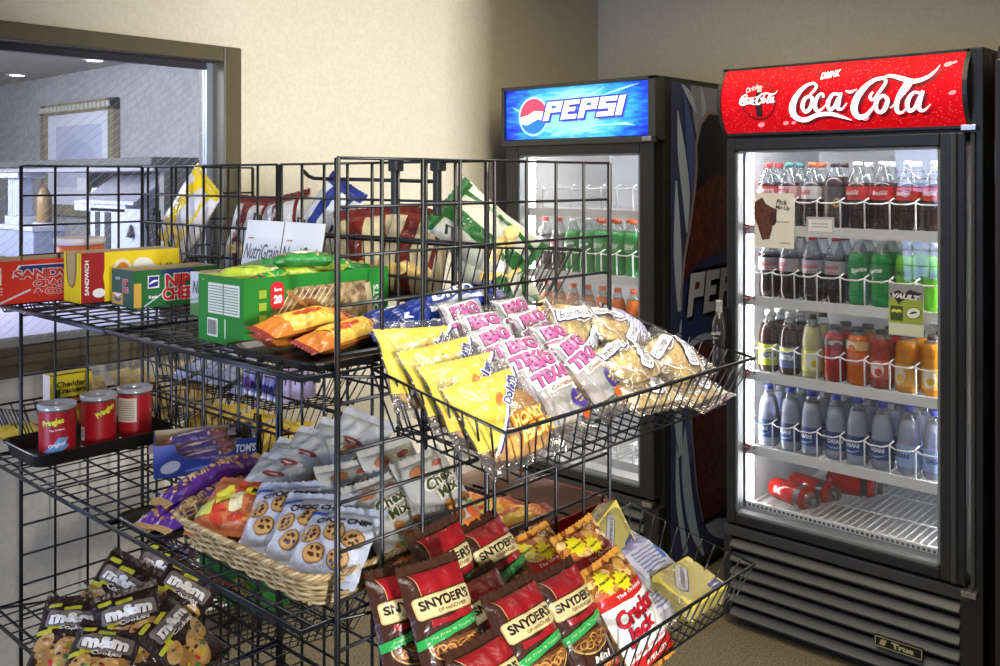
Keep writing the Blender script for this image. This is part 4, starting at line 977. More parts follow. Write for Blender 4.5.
# blue candy carton (middle tier)
def a_tom(mb, F, w, h):
    outl(mb, F, 'TOM\'S', .079, .014, .042, .018, W_(), C(34, 44, 110), 2, .15); 
    mb.dec(ell(-.07, -.012, .020, .012, .3), F, C(206, 206, 214), 2); mb.dec(stroke([(-.04, -.022, .003), (0, -.018, .008), (.025, -.02, .003)]), F, C(120, 140, 210), 2)
def a_tome(mb, F, w, h):
    mb.dec(ell(.035, .0, .014, .028), F, C(228, 220, 220), 2); mb.dec(ell(.035, .0, .01, .022), F, C(120, 70, 50), 3); mb.dec(ell(-.022, .006, .02, .018), F, C(220, 220, 224), 2)
    mb.dec(poly([(.0, -h/2), (.02, -h*.1), (-.05, -h*.2), (-.06, -h/2)]), F, C(196, 50, 50), 2)
carton('candy_carton', 'blue open candy carton with a scooped end on the middle wire shelf', 'box', (-1.795, .922, T2+.004), PI/2-.48, .205, .130, .066, ('carton_blue', (54, 74, 150), .45), dict(front=a_tom, end=a_tome), True, ('front', .30, .52))
def a_pink(mb, F, w, h):
    mb.dec(rect(0, .03, w, .016), F, C(214, 40, 60), 1); mb.dec(rect(0, -.02, w, .05), F, C(150, 24, 34), 1); mb.dec(T('CHEWY', 0, -.018, w*.5, .024, .05, .1), F, C(236, 190, 190), 2)
carton('candy_carton', 'red and pink open candy carton behind the near rack end above the pretzels', 'box', (-1.37, 1.205, .698), 0, .315, .275, .092, ('carton_crimson', (186, 40, 56), .5), dict(front=a_pink, far_end=a_pink), True, None, None, M('card_pink', (178, 152, 138), .7))
def a_mint(mb, F, w, h):
    mb.dec(T('mentos', 0, 0, w*.6, h*.5, .05), F, C(40, 50, 140), 1); mb.dec(rect(0, -h*.42, w, h*.14), F, W_(), 1); mb.dec(ell(-w*.38, 0, .02, h*.3), F, C(120, 70, 150), 1)
carton('mint_carton', 'lilac mint carton seen through the wires below the granola carton', 'box', (-1.80, 1.135, .935), 0, .14, .09, .05, ('carton_lilac', (168, 160, 206), .5), dict(front=a_mint), False)
carton('green_carton', 'green carton with a red band near the floor behind the rack', 'box', (-2.05, 1.17, .41), .1, .22, .16, .09, ('carton_leaf', (38, 112, 48), .5), dict(front=lambda mb, F, w, h: (mb.dec(rect(-.02, .0, .1, .03), F, C(186, 60, 40), 1), mb.dec(ell(.05, .01, .03, .02), F, C(196, 170, 60), 1))), False)
carton('cracker_box', 'yellow and orange cracker box standing beyond the far rack end', 'box', (-2.30, .92, .785), PI/2, .10, .04, .15, ('box_yellow', (236, 210, 40), .5), dict(front=lambda mb, F, w, h: (mb.dec(rect(0, -.03, w, .09), F, C(206, 110, 40), 1), mb.dec(T('Cheddar', 0, .05, w*.7, .014, .03), F, C(60, 50, 20), 2), mb.dec(T('Crackers', 0, .034, w*.7, .012, .03), F, C(60, 50, 20), 2), mb.dec(ell(-.01, -.03, .03, .024), F, C(230, 180, 60), 2)), end=lambda mb, F, w, h: mb.dec(rect(0, 0, w, h), F, C(226, 206, 190), 1)), False)
# white-rimmed orange tub beyond the far end
tub = thing('plastic_tub', 'orange plastic tub with a white rim standing beyond the far grid by the window', 'tub', (-2.39, 1.03, 1.095))
q = MB(); q.lathe([(.04, 0), (.050, .004), (.058, .15)], M('tub_orange', (232, 112, 62), .45), 28); F = lambda x, y, l: Vector(((.050+.008*y/.15+.0008*l)*math.cos(-.6+x/.054), (.050+.008*y/.15+.0008*l)*math.sin(-.6+x/.054), y))
q.dec(rect(-.02, .09, .05, .05), F, C(206, 60, 40), 1, .01); q.dec(ell(-.02, .09, .015, .015), F, C(240, 200, 160), 2, .01); q.build('tub_body', tub)
MB().lathe([(.059, .146), (.0615, .148), (.0615, .162), (.056, .164), (.055, .148)], M('tub_rim', (226, 216, 214), .4), 28, cap=False).build('rim', tub)

# ------------------------------------------------------------------ chip cans
def can(label, loc, rz, art):
    r = thing('chip_can', label, 'can', loc, rz, 'short red chip cans'); b = MB(); R_ = .0375
    b.lathe([(R_, .005), (R_, .105)], M('can_red', (166, 24, 34), .35), 32, cap=False); art(b, cyl_map(R_)); b.build('can_body', r)
    MB().lathe([(R_-.003, 0), (R_+.0012, .001), (R_+.0012, .005), (R_, .006)], m_chr, 32).build('bottom_rim', r)
    MB().lathe([(R_, .104), (R_+.0014, .106), (R_+.0014, .112)], m_chr, 32, cap=False).build('top_rim', r)
    MB().lathe([(R_+.0022, .109), (R_+.0022, .1175), (R_-.002, .119), (R_-.006, .116), (0, .116)], film('lid_clear', (240, 240, 242), .35, .4, .2), 32, cap=False).build('lid', r)
    return r
def c1(b, F):
    outl(b, F, 'Pringles', 0, .082, .044, .016, C(236, 220, 50), C(60, 110, 40), 2, .0, .18, .04, .1, .006); b.dec(T('The Original', .008, .066, .03, .005, .02, .1, .1), F, W_(), 2, .006)
    b.dec(poly([(-.022, .02), (-.004, .03), (.012, .05), (.032, .048), (.026, .036), (.034, .03), (.02, .022), (.0, .014)]), F, C(110, 150, 200), 1, .008); b.dec(T('Original', .008, .034, .034, .01, .03, .2, .2), F, W_(), 3, .006)
    b.dec(rect(0, .016, .1, .003), F, C(90, 14, 24), 1, .008)
def c2(b, F):
    outl(b, F, 'Pringles', .03, .084, .044, .016, C(236, 220, 50), C(60, 110, 40), 2, .0, .5, .04, .1, .006)
    b.dec(rect(-.026, .034, .014, .03), F, W_(), 1, .008)
    for k in range(6): b.dec(rect(-.030+.0018*k, .036, .0009, .02), F, C(40, 40, 40), 2, .01)
def c3(b, F):
    b.dec(rect(0, .07, .05, .055), F, C(206, 196, 176), 1, .006)
    for k in range(9): b.dec(rect(0, .09-.0052*k, .042, .0018), F, C(130, 110, 100), 2, .008)
tray('long black tray under the three red chip cans', (-2.225, .785, T2+.003), (-2.035, 1.10, 0), .03)
can('red chip can with yellow lettering, nearest of the three on the black tray', (-2.086, .85, T2+.008), .95, c1)
can('red chip can with its barcode turned outward, middle of the three', (-2.105, .950, T2+.008), .75, c2)
can('red chip can showing its pale nutrition panel, farthest of the three', (-2.115, 1.04, T2+.008), .55, c3)
tray('flat black tray holding the purple fruit and nut bars', (-1.63, .765, T2+.003), (-1.475, 1.08, 0), .012)
tray('black tray of candy rolls beside the granola carton', (-1.288, .775, T1+.003), (-1.052, 1.10, 0), .014)

# ------------------------------------------------------------------ wicker basket
m_wick = noisy('wicker', (192, 166, 118), (150, 122, 78), 60, .6); m_wick2 = M('wicker_pale', (204, 182, 136), .6)
wb = thing('wicker_basket', 'pale wicker basket full of snack bags on the middle wire shelf', 'basket', (-1.262, .930, T2+.004))
BWX, BWY, BWH = .208, .154, .052
def rr(t_, sx, sy, rad=.05):
    per = [2*(sx-rad), PI/2*rad, 2*(sy-rad), PI/2*rad]*2; P_ = 2*sum(per[:4]); s_ = (t_ % 1)*P_
    st = [((sx, -(sy-rad)), (0, 1)), ((-(-sx+rad), sy), (-1, 0)), ((-sx, sy-rad), (0, -1)), ((-(sx-rad), -sy), (1, 0))]
    ln2 = [2*(sy-rad), 2*(sx-rad)]*2; cs = [(sx-rad, sy-rad), (-(sx-rad), sy-rad), (-(sx-rad), -(sy-rad)), (sx-rad, -(sy-rad))]
    for k in range(4):
        if s_ < ln2[k]: return (st[k][0][0]+st[k][1][0]*s_, st[k][0][1]+st[k][1][1]*s_)
        s_ -= ln2[k]
        if s_ < PI/2*rad:
            a = k*PI/2 + s_/rad; return (cs[k][0]+rad*math.cos(a), cs[k][1]+rad*math.sin(a))
        s_ -= PI/2*rad
    return (sx, -(sy-rad))
g = MB(); NS = 46
for row in range(9):
    f_ = row/9; sx, sy = BWX-.022+.018*f_, BWY-.022+.018*f_; pts = []
    for k in range(NS*4):
        t_ = k/(NS*4); x, y = rr(t_, sx, sy); ph = math.sin(PI*NS*t_*1.0+PI*row)
        l_ = math.hypot(x, y); pts.append((x*(1+ph*.0032/l_), y*(1+ph*.0032/l_), .004+BWH*.86*f_))
    g.tube(pts, .0026, m_wick if row % 3 else m_wick2, 5, True)
for k in range(NS):
    x, y = rr(k/NS, BWX-.022, BWY-.022); x2, y2 = rr(k/NS, BWX-.004, BWY-.004); g.tube([(x, y, .002), (x2, y2, BWH)], .0022, m_wick2, 5)
g.build('woven_side', wb)
g = MB()
for q in range(3):
    pts = []
    for k in range(220):
        x, y = rr(k/220, BWX, BWY); a = 2*PI*(k/220*40 + q/3); l_ = math.hypot(x, y)
        pts.append((x*(1+.003*math.cos(a)/l_), y*(1+.003*math.cos(a)/l_), BWH+.003*math.sin(a)))
    g.tube(pts, .0028, (m_wick, m_wick2, m_wick)[q], 6, True)
g.build('braided_rim', wb)
g = MB()
for k in range(26): g.tube([(-BWX+.03+k*.0135, -BWY+.024, .003), (-BWX+.03+k*.0135, BWY-.024, .003)], .004, m_wick, 5)
g.build('base', wb)

# ================================================================== SNACK BAGS
m_film = film('clear_wrap', (250, 250, 250), .5, .05, .16)
def pillow(w, h, t, seed, wr, neck, bend):
    def F(x, y, sd=1, off=0):
        u = max(-1, min(1, 2*x/w)); v = max(-1, min(1, 2*y/h)); au, av = abs(u), abs(v)
        z = t/2*max(0, 1-au**2.6)**.62*max(0, 1-av**2.8)**.62
        em = (1-au**4)*(1-av**6)
        n = noise.noise(Vector((x*38+seed*3.1, y*38+seed, sd*5.3))) + .5*noise.noise(Vector((x*85+seed, y*85-seed, sd*2.3)))
        z += wr*t*n*em + wr*t*.55*math.sin(u*11+seed)*(av**3)*max(0, 1-av**8)*(1-au**4)
        edge = 1 - neck*(1-v*v) + .012*math.sin(9*v+seed)
        return Vector((x*edge, y*(1-.03*(1-u*u)), sd*z + bend*t*(v*v) + off*0))
    return F
def bag_map(F, w):
    e = w*.012
    def G(x, y, l):
        p = F(x, y); a = F(x+e, y)-F(x-e, y); b = F(x, y+e)-F(x, y-e); n = a.cross(b)
        n.normalize(); return p + n*(.0007*l)
    return G
def bag(name, cat, w, h, t, base, art=None, seed=1, wr=.10, neck=.05, bend=0, seal=.012, sealm=None, inner=None, nx=18, ny=24, back=None):
    r = thing(name, '', cat); F = pillow(w, h, t, seed, wr, neck, bend); b = MB()
    for sd in (1, -1):
        vs = [F(-w/2+w*i/nx, -h/2+h*j/ny, sd) for j in range(ny+1) for i in range(nx+1)]
        fs = []
        for j in range(ny):
            for i in range(nx):
                a = j*(nx+1)+i; f_ = (a, a+1, a+nx+2, a+nx+1); fs.append(f_ if sd == 1 else tuple(reversed(f_)))
        b.add(vs, fs, base if sd == 1 or back is None else back, True)
    if art:
        G = bag_map(F, w); L = max(.006, w*.06)
        art(lambda sh, m, lay=1: b.dec(sh, G, m, lay, L), w, h)
    b.build('wrapper', r)
    for s_ in ((1, -1) if seal else ()):
        q = MB(); vs = []; n = 24
        for j in range(4):
            for i in range(n+1):
                x = -w/2*.985+w*.985*i/n; p = F(x, s_*h/2); yy = p.y + s_*(seal*j/3 + (.0022*(i % 2) if j == 3 else 0)) - s_*.0006
                vs.append((p.x, yy, p.z + .0012*math.sin(i*1.9+seed)*(j/3) + bend*t*.12*j))
        q.add(vs, [(j*(n+1)+i, j*(n+1)+i+1, (j+1)*(n+1)+i+1, (j+1)*(n+1)+i) for j in range(3) for i in range(n)], sealm or base, True)
        q.build('top_seal' if s_ == 1 else 'bottom_seal', r)
    if inner: inner(r, w, h, t)
    return r
def lump(name, r, w, h, t, m, n=14, amp=.10, p=3, z0=0, seed=0, extra=None, y0=0):
    b = MB(); vs = []; N = 2*n
    for j in range(n+1):
        ph = -PI/2 + PI*j/n
        for i in range(N):
            th = 2*PI*i/N; c = math.cos(ph)
            d = Vector((math.copysign(abs(math.cos(th))**(2/p), math.cos(th))*c**.7 if c > 0 else 0, math.copysign(abs(math.sin(th))**(2/p), math.sin(th))*c**.7 if c > 0 else 0, math.sin(ph)))
            k = 1 + amp*noise.noise(d*2.6+Vector((seed, 0, 0)))
            vs.append((d.x*w/2*k, y0 + d.y*h/2*k, z0 + d.z*t/2*k))
    b.add(vs, [(j*N+i, j*N+(i+1) % N, (j+1)*N+(i+1) % N, (j+1)*N+i) for j in range(n) for i in range(N)], m, True)
    if extra: extra(b)
    return b.build(name, r)
_pk = {}
def put(kind, label, loc, phi=0, tilt=0, roll=0, group=None, var=0):
    k = (kind, var)
    if k in _pk: r = dup(_pk[k], label)
    else: r = KIND[kind](var); _pk[k] = r
    r['label'] = label
    if group: r['group'] = group
    elif 'group' in r: del r['group']
    return orient(r, loc, phi, tilt, roll)
def out_t(dec, s, x, y, w, h, fill, edge, lay, shear=0, rot=0, b=.05, e=.14):
    t0, t1 = _text(s, b, shear), _text(s, e, shear)
    dec(T(s, x, y, w*t1[2]/t0[2], (h*t1[3]/t0[3]) if h else None, e, shear, rot), edge, lay); dec(T(s, x, y, w, h, b, shear, rot), fill, lay+1)
G_ = lambda *c: M('gloss_%d_%d_%d' % c, c, .28)
# pretzels
m_brown = M('bag_brown', (66, 38, 28), .24)
def k_pretzel(var):
    def art(d, w, h):
        d(poly([(-.30*w, .30*h), (.46*w, .30*h), (.47*w, .48*h), (-.36*w, .49*h), (-.31*w, .40*h)]), G_(158, 26, 34), 1)
        d(stroke([(-.37*w, .49*h, .006*w), (-.31*w, .40*h, .012*w), (-.305*w, .30*h, .012*w)]), G_(206, 160, 110), 2)
        d(poly([(-.30*w, .03*h), (.44*w, .03*h), (.44*w, .12*h), (.2*w, .10*h), (0, .07*h), (-.3*w, .09*h)]), G_(158, 26, 34), 1)
        d(rect(.01*w, .195*h, .90*w, .185*h, 0, .05*w), G_(206, 176, 110), 2); d(rect(.01*w, .195*h, .87*w, .168*h, 0, .045*w), G_(226, 206, 150), 3)
        d(T('SNYDER\'S', .01*w, .215*h, .78*w, .085*h, .035), G_(36, 26, 24), 4); d(T('OF HANOVER', .06*w, .140*h, .46*w, .03*h, .02), G_(120, 96, 60), 4)
        d(poly([(-.49*w, -.115*h), (.48*w, -.03*h), (.48*w, .045*h), (-.49*w, -.04*h)]), G_(46, 160, 76), 3); d(T('Fat Free 0g Trans Fat', .02*w, -.036*h, .74*w, .03*h, .01, .1, .11), G_(170, 220, 160), 4)
        d(poly([(.02*w+.42*w*math.cos(a), -.10*h+.19*h*math.sin(a)) for a in [PI+k*PI/14 for k in range(15)]]), G_(206, 176, 110), 1)
        d(poly([(.02*w+.40*w*math.cos(a), -.10*h+.175*h*math.sin(a)) for a in [PI+k*PI/14 for k in range(15)]]), G_(104, 66, 40), 2)
        rnd = random.Random(4+var)
        for k in range(11):
            x = -.28*w+.056*w*k+rnd.uniform(-.02, .02)*w; y = -.15*h-rnd.uniform(0, .07)*h*(1-abs(k-5)/7); a0 = rnd.uniform(0, 3)
            d(stroke([(x+.07*w*math.cos(a0+q), y+.032*h*math.sin(a0+q), .022*w) for q in (0, 1, 2, 3, 4, 5, 6.28)], 3), G_(*((206, 150, 80) if k % 2 else (176, 112, 54))), 3+k % 2)
        d(T('Mini' if var else 'Dips', .08*w, -.345*h, .36*w, .07*h, .02, .1), G_(236, 232, 226), 3); d(rect(0, -.445*h, .96*w, .085*h), G_(176, 40, 30), 1); d(T('PRETZELS', .1*w, -.44*h, .6*w, .035*h, .04), G_(236, 170, 90), 2)
    return bag('pretzel_bag', 'snack bag', .106, .158, .042, m_brown, art, 3+var*5, .12)
# caramel popcorn
m_pop = noisy('popcorn_print', (226, 160, 66), (120, 58, 24), 75, .28, 2, .25, .8, voronoi=True)
def k_popcorn(var):
    def art(d, w, h):
        rnd = random.Random(9+var)
        for k in range(58):
            x, y = rnd.uniform(-.45, .45)*w, rnd.uniform(.2, .48)*h; s_ = rnd.uniform(.05, .09)*w
            c = rnd.choice(((232, 176, 88), (206, 132, 52), (240, 206, 130), (150, 84, 40), (196, 106, 60)))
            d(ell(x, y, s_, s_*.8, rnd.uniform(0, 3), 9), G_(*c), 1+k % 3)
        d(poly([(-.49*w, -.5*h), (.49*w, -.5*h), (.49*w, .26*h), (.2*w, .235*h), (-.2*w, .235*h), (-.49*w, .26*h)]), G_(202, 38, 34), 4)
        d(poly([(-.49*w, -.36*h), (.49*w, -.36*h), (.49*w, .15*h), (0, .115*h), (-.49*w, .15*h)]), G_(238, 234, 228), 5)
        d(T('The Original', .02*w, .185*h, .56*w, .05*h, .02, .15), G_(240, 236, 230), 6)
        for s_, y, ww in (('Cracker', .015, .80), ('Jack', -.165, .54)):
            out_t(d, s_, (-.01 if s_ == 'Cracker' else -.12)*w, y*h, ww*w, .16*h, G_(206, 26, 34), G_(60, 40, 90), 6, (.1), .06, .03, .06)
        d(T('CARAMEL COATED POPCORN', 0, -.325*h, .8*w, .026*h, .02), G_(190, 30, 36), 6); d(T('& PEANUTS', .0, -.43*h, .5*w, .04*h, .03), G_(240, 230, 220), 6)
        for x, y in ((-.26, .38), (.0, .30)): d(star(x*w, y*h, .15*w, .105*w, 10), G_(240, 224, 40), 5); d(T('Prize Inside', x*w, y*h, .19*w, .025*h, .03, .1, .1), G_(60, 60, 20), 6)
    return bag('popcorn_bag', 'snack bag', .122, .160, .05, m_pop, art, 8+var*3, .05)
# yellow danish packs
m_past = noisy('pastry_gold', (236, 180, 96), (206, 136, 60), 30, .55, 4, .35, .7, bump=.3); m_crumb = noisy('crumb_gold', (250, 222, 150), (220, 176, 100), 95, .7, 5, .35, .65, bump=.6); m_ice = M('icing_white', (240, 232, 216), .4)
def k_danish(var):
    def art(d, w, h):
        d(poly([(-.49*w, .49*h), (.38*w, .49*h), (-.06*w, .0*h), (-.34*w, -.34*h), (-.49*w, -.30*h)]), G_(214, 194, 78), 1)
        d(stroke([(.40*w, .49*h, .03*w), (-.04*w, .0*h, .03*w), (-.36*w, -.40*h, .03*w)], 1), G_(244, 242, 236), 2); d(stroke([(.425*w, .49*h, .014*w), (-.015*w, .0*h, .014*w), (-.33*w, -.40*h, .014*w)], 1), G_(34, 40, 110), 3)
        out_t(d, 'Dolens', .10*w, .20*h, .34*w, .10*h, G_(40, 44, 120), G_(246, 244, 240), 4, .2, .86, .03, .12); d(ell(-.06*w, .14*h, .07*w, .05*h, .86), G_(232, 120, 60), 4)
        for s_, x, y in (('HONEY', .16, -.14), ('BUN', .2, -.30)): out_t(d, s_, x*w, y*h, .5*w, .13*h, G_(246, 226, 130), G_(226, 140, 40), 3, .2, .1, .05, .14)
        d(stroke([(-.2*w, -.2*h, .002*w), (0, -.26*h, .02*w), (.02*w, -.34*h, .002*w)]), m_ice, 4)
    def inn(r, w, h, t): lump('honey_bun', r, w*.88, h*.74, t*.80, m_past, 14, .12, 3.2, 0, var, None, -h*.10)
    return bag('danish_pack', 'pastry', .150, .128, .042, m_film, art, 2+var*4, .16, inner=inn)
def k_roll(var):
    def art(d, w, h):
        d(rect(0, .06*h, .94*w, .86*h), film('white_veil', (250, 250, 250), .3, .32, .2), 1)
        wt_, pk_ = G_(244, 240, 244), G_(192, 96, 150)
        for s_, x, y, ww in (('BIG', -.04, .355, .66), ('TEXAS', .0, .165, .84)):
            d(rect(x*w, y*h, ww*w*1.10, .205*h, .10, .05*w), wt_, 2)
            out_t(d, s_, x*w, y*h, ww*w, .155*h, pk_, G_(70, 36, 66), 3, .12, .10, .05, .09)
        d(rect(.06*w, .02*h, .72*w, .085*h, .10, .02*w), G_(236, 226, 206), 3); d(T('Cinnamon', .06*w, .022*h, .6*w, .055*h, .01, .1, .10), G_(120, 66, 60), 4)
        d(ell(.26*w, -.18*h, .19*w, .12*h, .25), G_(76, 56, 146), 4); d(T('Stays fresh', .26*w, -.16*h, .28*w, .04*h, .03, 0, .25), G_(226, 206, 50), 5); d(T('longer', .27*w, -.21*h, .18*w, .035*h, .03, 0, .25), G_(226, 206, 50), 5)
        d(ell(.24*w, -.36*h, .11*w, .055*h, .2), G_(222, 96, 40), 4)
    def inn(r, w, h, t):
        def swirl(b):
            p = [(.34*w*(1-k/40)*math.cos(k*.5), -.06*h+.32*h*(1-k/40)*math.sin(k*.5), t*.35) for k in range(38)]
            b.tube(p, .003, m_ice, 5)
        lump('cinnamon_roll', r, w*.82, h*.72, t*.74, noisy('roll_tan', (206, 160, 104), (226, 206, 170), 40, .6, 3), 14, .1, 2.4, 0, var, swirl)
    return bag('cinnamon_roll_pack', 'pastry', .090, .138, .040, m_film, art, 5+var*3, .10, inner=inn)
def k_pie(var):
    def art(d, w, h):
        wt_, nv = G_(240, 240, 238), G_(40, 46, 96)
        for pts in ([(-.46, .44), (-.36, -.1), (-.1, -.46)], [(-.46, .3), (.0, .1), (.46, .42)], [(.1, -.46), (.3, -.1), (.46, .2)]):
            d(stroke([(x*w, y*h, .016*w) for x, y in pts]), wt_, 1); d(stroke([(x*w+.014*w, y*h-.012*h, .006*w) for x, y in pts]), nv, 1)
        for x, y, a in ((-.12, .22, .16), (.2, -.08, .78)):
            d(rect(x*w, y*h, .58*w, .20*h, a, .03*w), nv, 2); d(rect(x*w, y*h+.008*h, .57*w, .175*h, a, .03*w), wt_, 3); d(T('Entenmann\'s', x*w, y*h+.01*h, .50*w, .12*h, .0, .2, a), nv, 4)
    def inn(r, w, h, t): lump('crumb_slab', r, w*.84, h*.80, t*.78, m_crumb, 16, .07, 4, 0, var)
    return bag('crumb_cake_pack', 'pastry', .150, .118, .036, m_film, art, 6+var*4, .18, neck=.02, inner=inn)
def k_cakebox(var):
    r = thing('cake_box', '', 'box'); w, h, d_ = .118, .088, .042
    b = MB(); b.box((-w/2, -h/2, -d_/2), (w/2, h/2, d_/2), M('cake_yellow', (226, 206, 90), .5)); F = plane_map((0, 0, d_/2), (1, 0, 0), (0, 1, 0))
    for x_, c_ in ((0, (200, 176, 60)),): b.dec(rect(0, 0, w*.93, h*.9), F, C(232, 214, 104), 1)
    b.dec(rect(-.012, .012, .074, .026, .62, .01), F, C(60, 60, 100), 2); b.dec(rect(-.012, .013, .070, .022, .62, .009), F, C(236, 234, 226), 3); b.dec(T('Entenmann\'s', -.012, .013, .062, .012, .02, .2, .62), F, C(60, 60, 110), 4)
    b.dec(rect(.035, -.03, .036, .018, .1, .004), F, C(70, 76, 150), 2); b.dec(rect(.035, -.03, .022, .003), F, C(230, 230, 236), 3)
    F2 = plane_map((0, -h/2, 0), (1, 0, 0), (0, 0, 1))
    for k in range(10): b.dec(rect(-.045+.01*k, 0, .003, d_*.9), F2, C(200, 172, 50), 1)
    b.build('carton', r, .002)
    F = pillow(w*1.16, h*1.18, d_*1.22, 4+var, .03, .0, 0); q = MB(); n = 14
    for sd in (1, -1):
        def G(x, y): p = F(x, y, sd); p.z = math.copysign(min(abs(p.z)*1.5, d_/2+.003), sd); return p
        vs = [G(-w*.58+w*1.16*i/n, -h*.59+h*1.18*j/n) for j in range(n+1) for i in range(n+1)]
        q.add(vs, [((j*(n+1)+i), (j*(n+1)+i+1), (j+1)*(n+1)+i+1, (j+1)*(n+1)+i) for j in range(n) for i in range(n)], m_film, True)
    q.build('film_wrap', r); return r
def k_whitecake(var):
    r = k_sandw(var); return r
def k_sandw(var):
    def art(d, w, h):
        d(rect(0, 0, .84*w, .8*h), G_(206, 206, 220), 1); d(rect(0, .24*h, .84*w, .2*h), G_(150, 150, 196), 2)
        for k in range(6): d(rect(-.06*w, .06*h-.075*h*k, .56*w, .028*h), G_(120, 124, 170), 2)
        d(rect(.3*w, -.1*h, .16*w, .3*h), G_(60, 110, 190), 2)
    return bag('wrapped_cake', 'pastry', .13, .10, .036, film('milky_wrap', (245, 245, 250), .5, .45, .15), art, 3+var, .12, inner=lambda r, w, h, t: lump('cake', r, w*.8, h*.76, t*.7, noisy('cake_brown', (150, 96, 50), (120, 70, 36), 40, .7), 10, .06, 5))
# candy-coated cookies in brown bags
def k_cookiebag(var):
    def art(d, w, h):
        d(poly([(-.48*w, .1*h), (.48*w, .12*h), (.48*w, .49*h), (-.48*w, .49*h)]), G_(40, 28, 26), 1)
        rnd = random.Random(var)
        for k in range(9):
            x, y = rnd.uniform(-.38, .38)*w, rnd.uniform(-.42, .0)*h; d(ell(x, y, .17*w, .1*h, rnd.uniform(0, 1)), G_(*((186, 142, 84) if k % 2 else (160, 116, 62))), 1+k % 2)
            for q in range(3): d(ell(x+rnd.uniform(-.1, .1)*w, y+rnd.uniform(-.05, .05)*h, .032*w, .022*h), G_(*rnd.choice(((190, 40, 40), (60, 120, 60), (200, 160, 40), (70, 50, 40), (180, 170, 60)))), 3)
        for x, y, s_ in ((-.30, .42, .2), (-.02, .38, .26), (-.34, .06, .24), (-.2, .12, .22)): d(rect(x*w, y*h, s_*w, .06*h, .1, .02*w), G_(190, 186, 50), 2); 
        d(rect(.03*w, .23*h, .80*w, .21*h, 0, .05*w), G_(120, 108, 100), 3); out_t(d, 'm&m', .03*w, .23*h, .68*w, .15*h, G_(236, 232, 226), G_(50, 32, 26), 4, .0, .0, .06, .10); d(T('Cookies', .1*w, .10*h, .46*w, .06*h, .02, .15), G_(226, 220, 210), 5)
    return bag('cookie_bag', 'snack bag', .128, .158, .048, M('bag_dark_brown', (48, 32, 27), .22), art, 7+var*2, .14)
def disc(d, x, y, s_, w, h):
    d(ell(x*w, y*h, s_*w, s_*w*.86), G_(140, 98, 52), 2); d(ell(x*w, y*h, s_*w*.88, s_*w*.74), G_(184, 142, 86), 3)
    for k in range(7): a = k*2.4+x*9; q = .25+.42*((k*3) % 5)/5; d(ell(x*w+q*s_*w*math.cos(a), y*h+q*.86*s_*w*math.sin(a), .17*s_*w, .13*s_*w, a), G_(70, 42, 28), 4)
def k_choc(var):
    def art(d, w, h):
        d(T('CHOC CHIP', .06*w, .28*h, .72*w, .1*h, .05, 0, .05), G_(44, 38, 40), 3); d(rect(-.34*w, .40*h, .3*w, .05*h), G_(50, 80, 160), 2)
        for x, y in ((-.30, .04), (.02, .1), (.30, .02), (-.14, -.24), (.2, -.28)): disc(d, x, y, .145, w, h)
    return bag('cookie_packet', 'snack bag', .128, .108, .036, M('bag_cool_white', (186, 190, 204), .26), art, 4+var*3, .12)
def k_white(var):
    def art(d, w, h):
        d(ell(.06*w, .14*h, .20*w, .045*h, -.05), G_(140, 66, 58), 2); d(stroke([(-.04*w, .142*h, .008*w), (.06*w, .145*h, .022*w), (.16*w, .136*h, .008*w)]), G_(200, 170, 160), 3)
        for x, y in ((-.2, -.25), (.1, -.3), (.3, -.18)): d(ell(x*w, y*h, .14*w, .08*h, .3), G_(206, 130, 60), 2)
        d(ell(-.3*w, -.1*h, .08*w, .04*h), G_(120, 150, 90), 2)
    return bag('white_snack_bag', 'snack bag', .130, .138, .036, M('bag_white', (204, 202, 195), .2), art, 3+var*4, .16)
def k_mix(var):
    pur = var % 2 == 1
    def art(d, w, h):
        if pur: d(rect(0, -.42*h, .94*w, .14*h), G_(86, 50, 120), 2)
        else: d(rect(0, -.40*h, .94*w, .18*h), G_(206, 120, 50), 2)
        out_t(d, 'Chex', .04*w, .2*h, .56*w, .12*h, G_(66, 78, 40), G_(232, 226, 206), 3, .2, .2, .03, .12); out_t(d, 'Mix', .06*w, .06*h, .4*w, .1*h, G_(66, 78, 40), G_(232, 226, 206), 3, .2, .2, .03, .12)
        rnd = random.Random(var)
        for k in range(7): d(ell(rnd.uniform(-.35, .35)*w, rnd.uniform(-.36, -.08)*h, .11*w, .06*h, rnd.uniform(0, 3)), G_(*rnd.choice(((150, 92, 46), (196, 130, 60), (120, 150, 80), (206, 90, 50)))), 2+k % 2)
        d(ell(-.2*w, .36*h, .14*w, .06*h, .2), G_(176, 110, 70), 2); d(ell(.2*w, .38*h, .12*w, .035*h, .2), G_(160, 70, 60), 2)
    return bag('snack_mix_bag', 'snack bag', .108, .158, .038, M('bag_pearl', (182, 180, 172), .24), art, 9+var*2, .12)
def k_gummy(var):
    def art(d, w, h):
        rnd = random.Random(3)
        for k in range(14): d(ell(rnd.uniform(-.4, .4)*w, rnd.uniform(-.4, .4)*h, .12*w, .07*h, rnd.uniform(0, 3)), G_(*rnd.choice(((226, 96, 50), (236, 150, 70), (240, 200, 120), (206, 70, 50)))), 1+k % 2)
        d(rect(-.2*w, .06*h, .22*w, .34*h, .5), G_(230, 216, 70), 3); d(rect(.2*w, .2*h, .34*w, .2*h, .2), G_(240, 216, 40), 3); d(T('MINI', .2*w, .2*h, .2*w, .1*h, .05, .2, .2), G_(30, 30, 30), 4); d(rect(.0, -.06*h, .16*w, .34*h, .3), G_(226, 216, 170), 3); d(rect(-.36*w, -.2*h, .2*w, .3*h, .2), G_(200, 206, 90), 3)
    return bag('candy_bag', 'snack bag', .148, .112, .036, M('bag_orange', (206, 120, 76), .2), art, 5, .2)
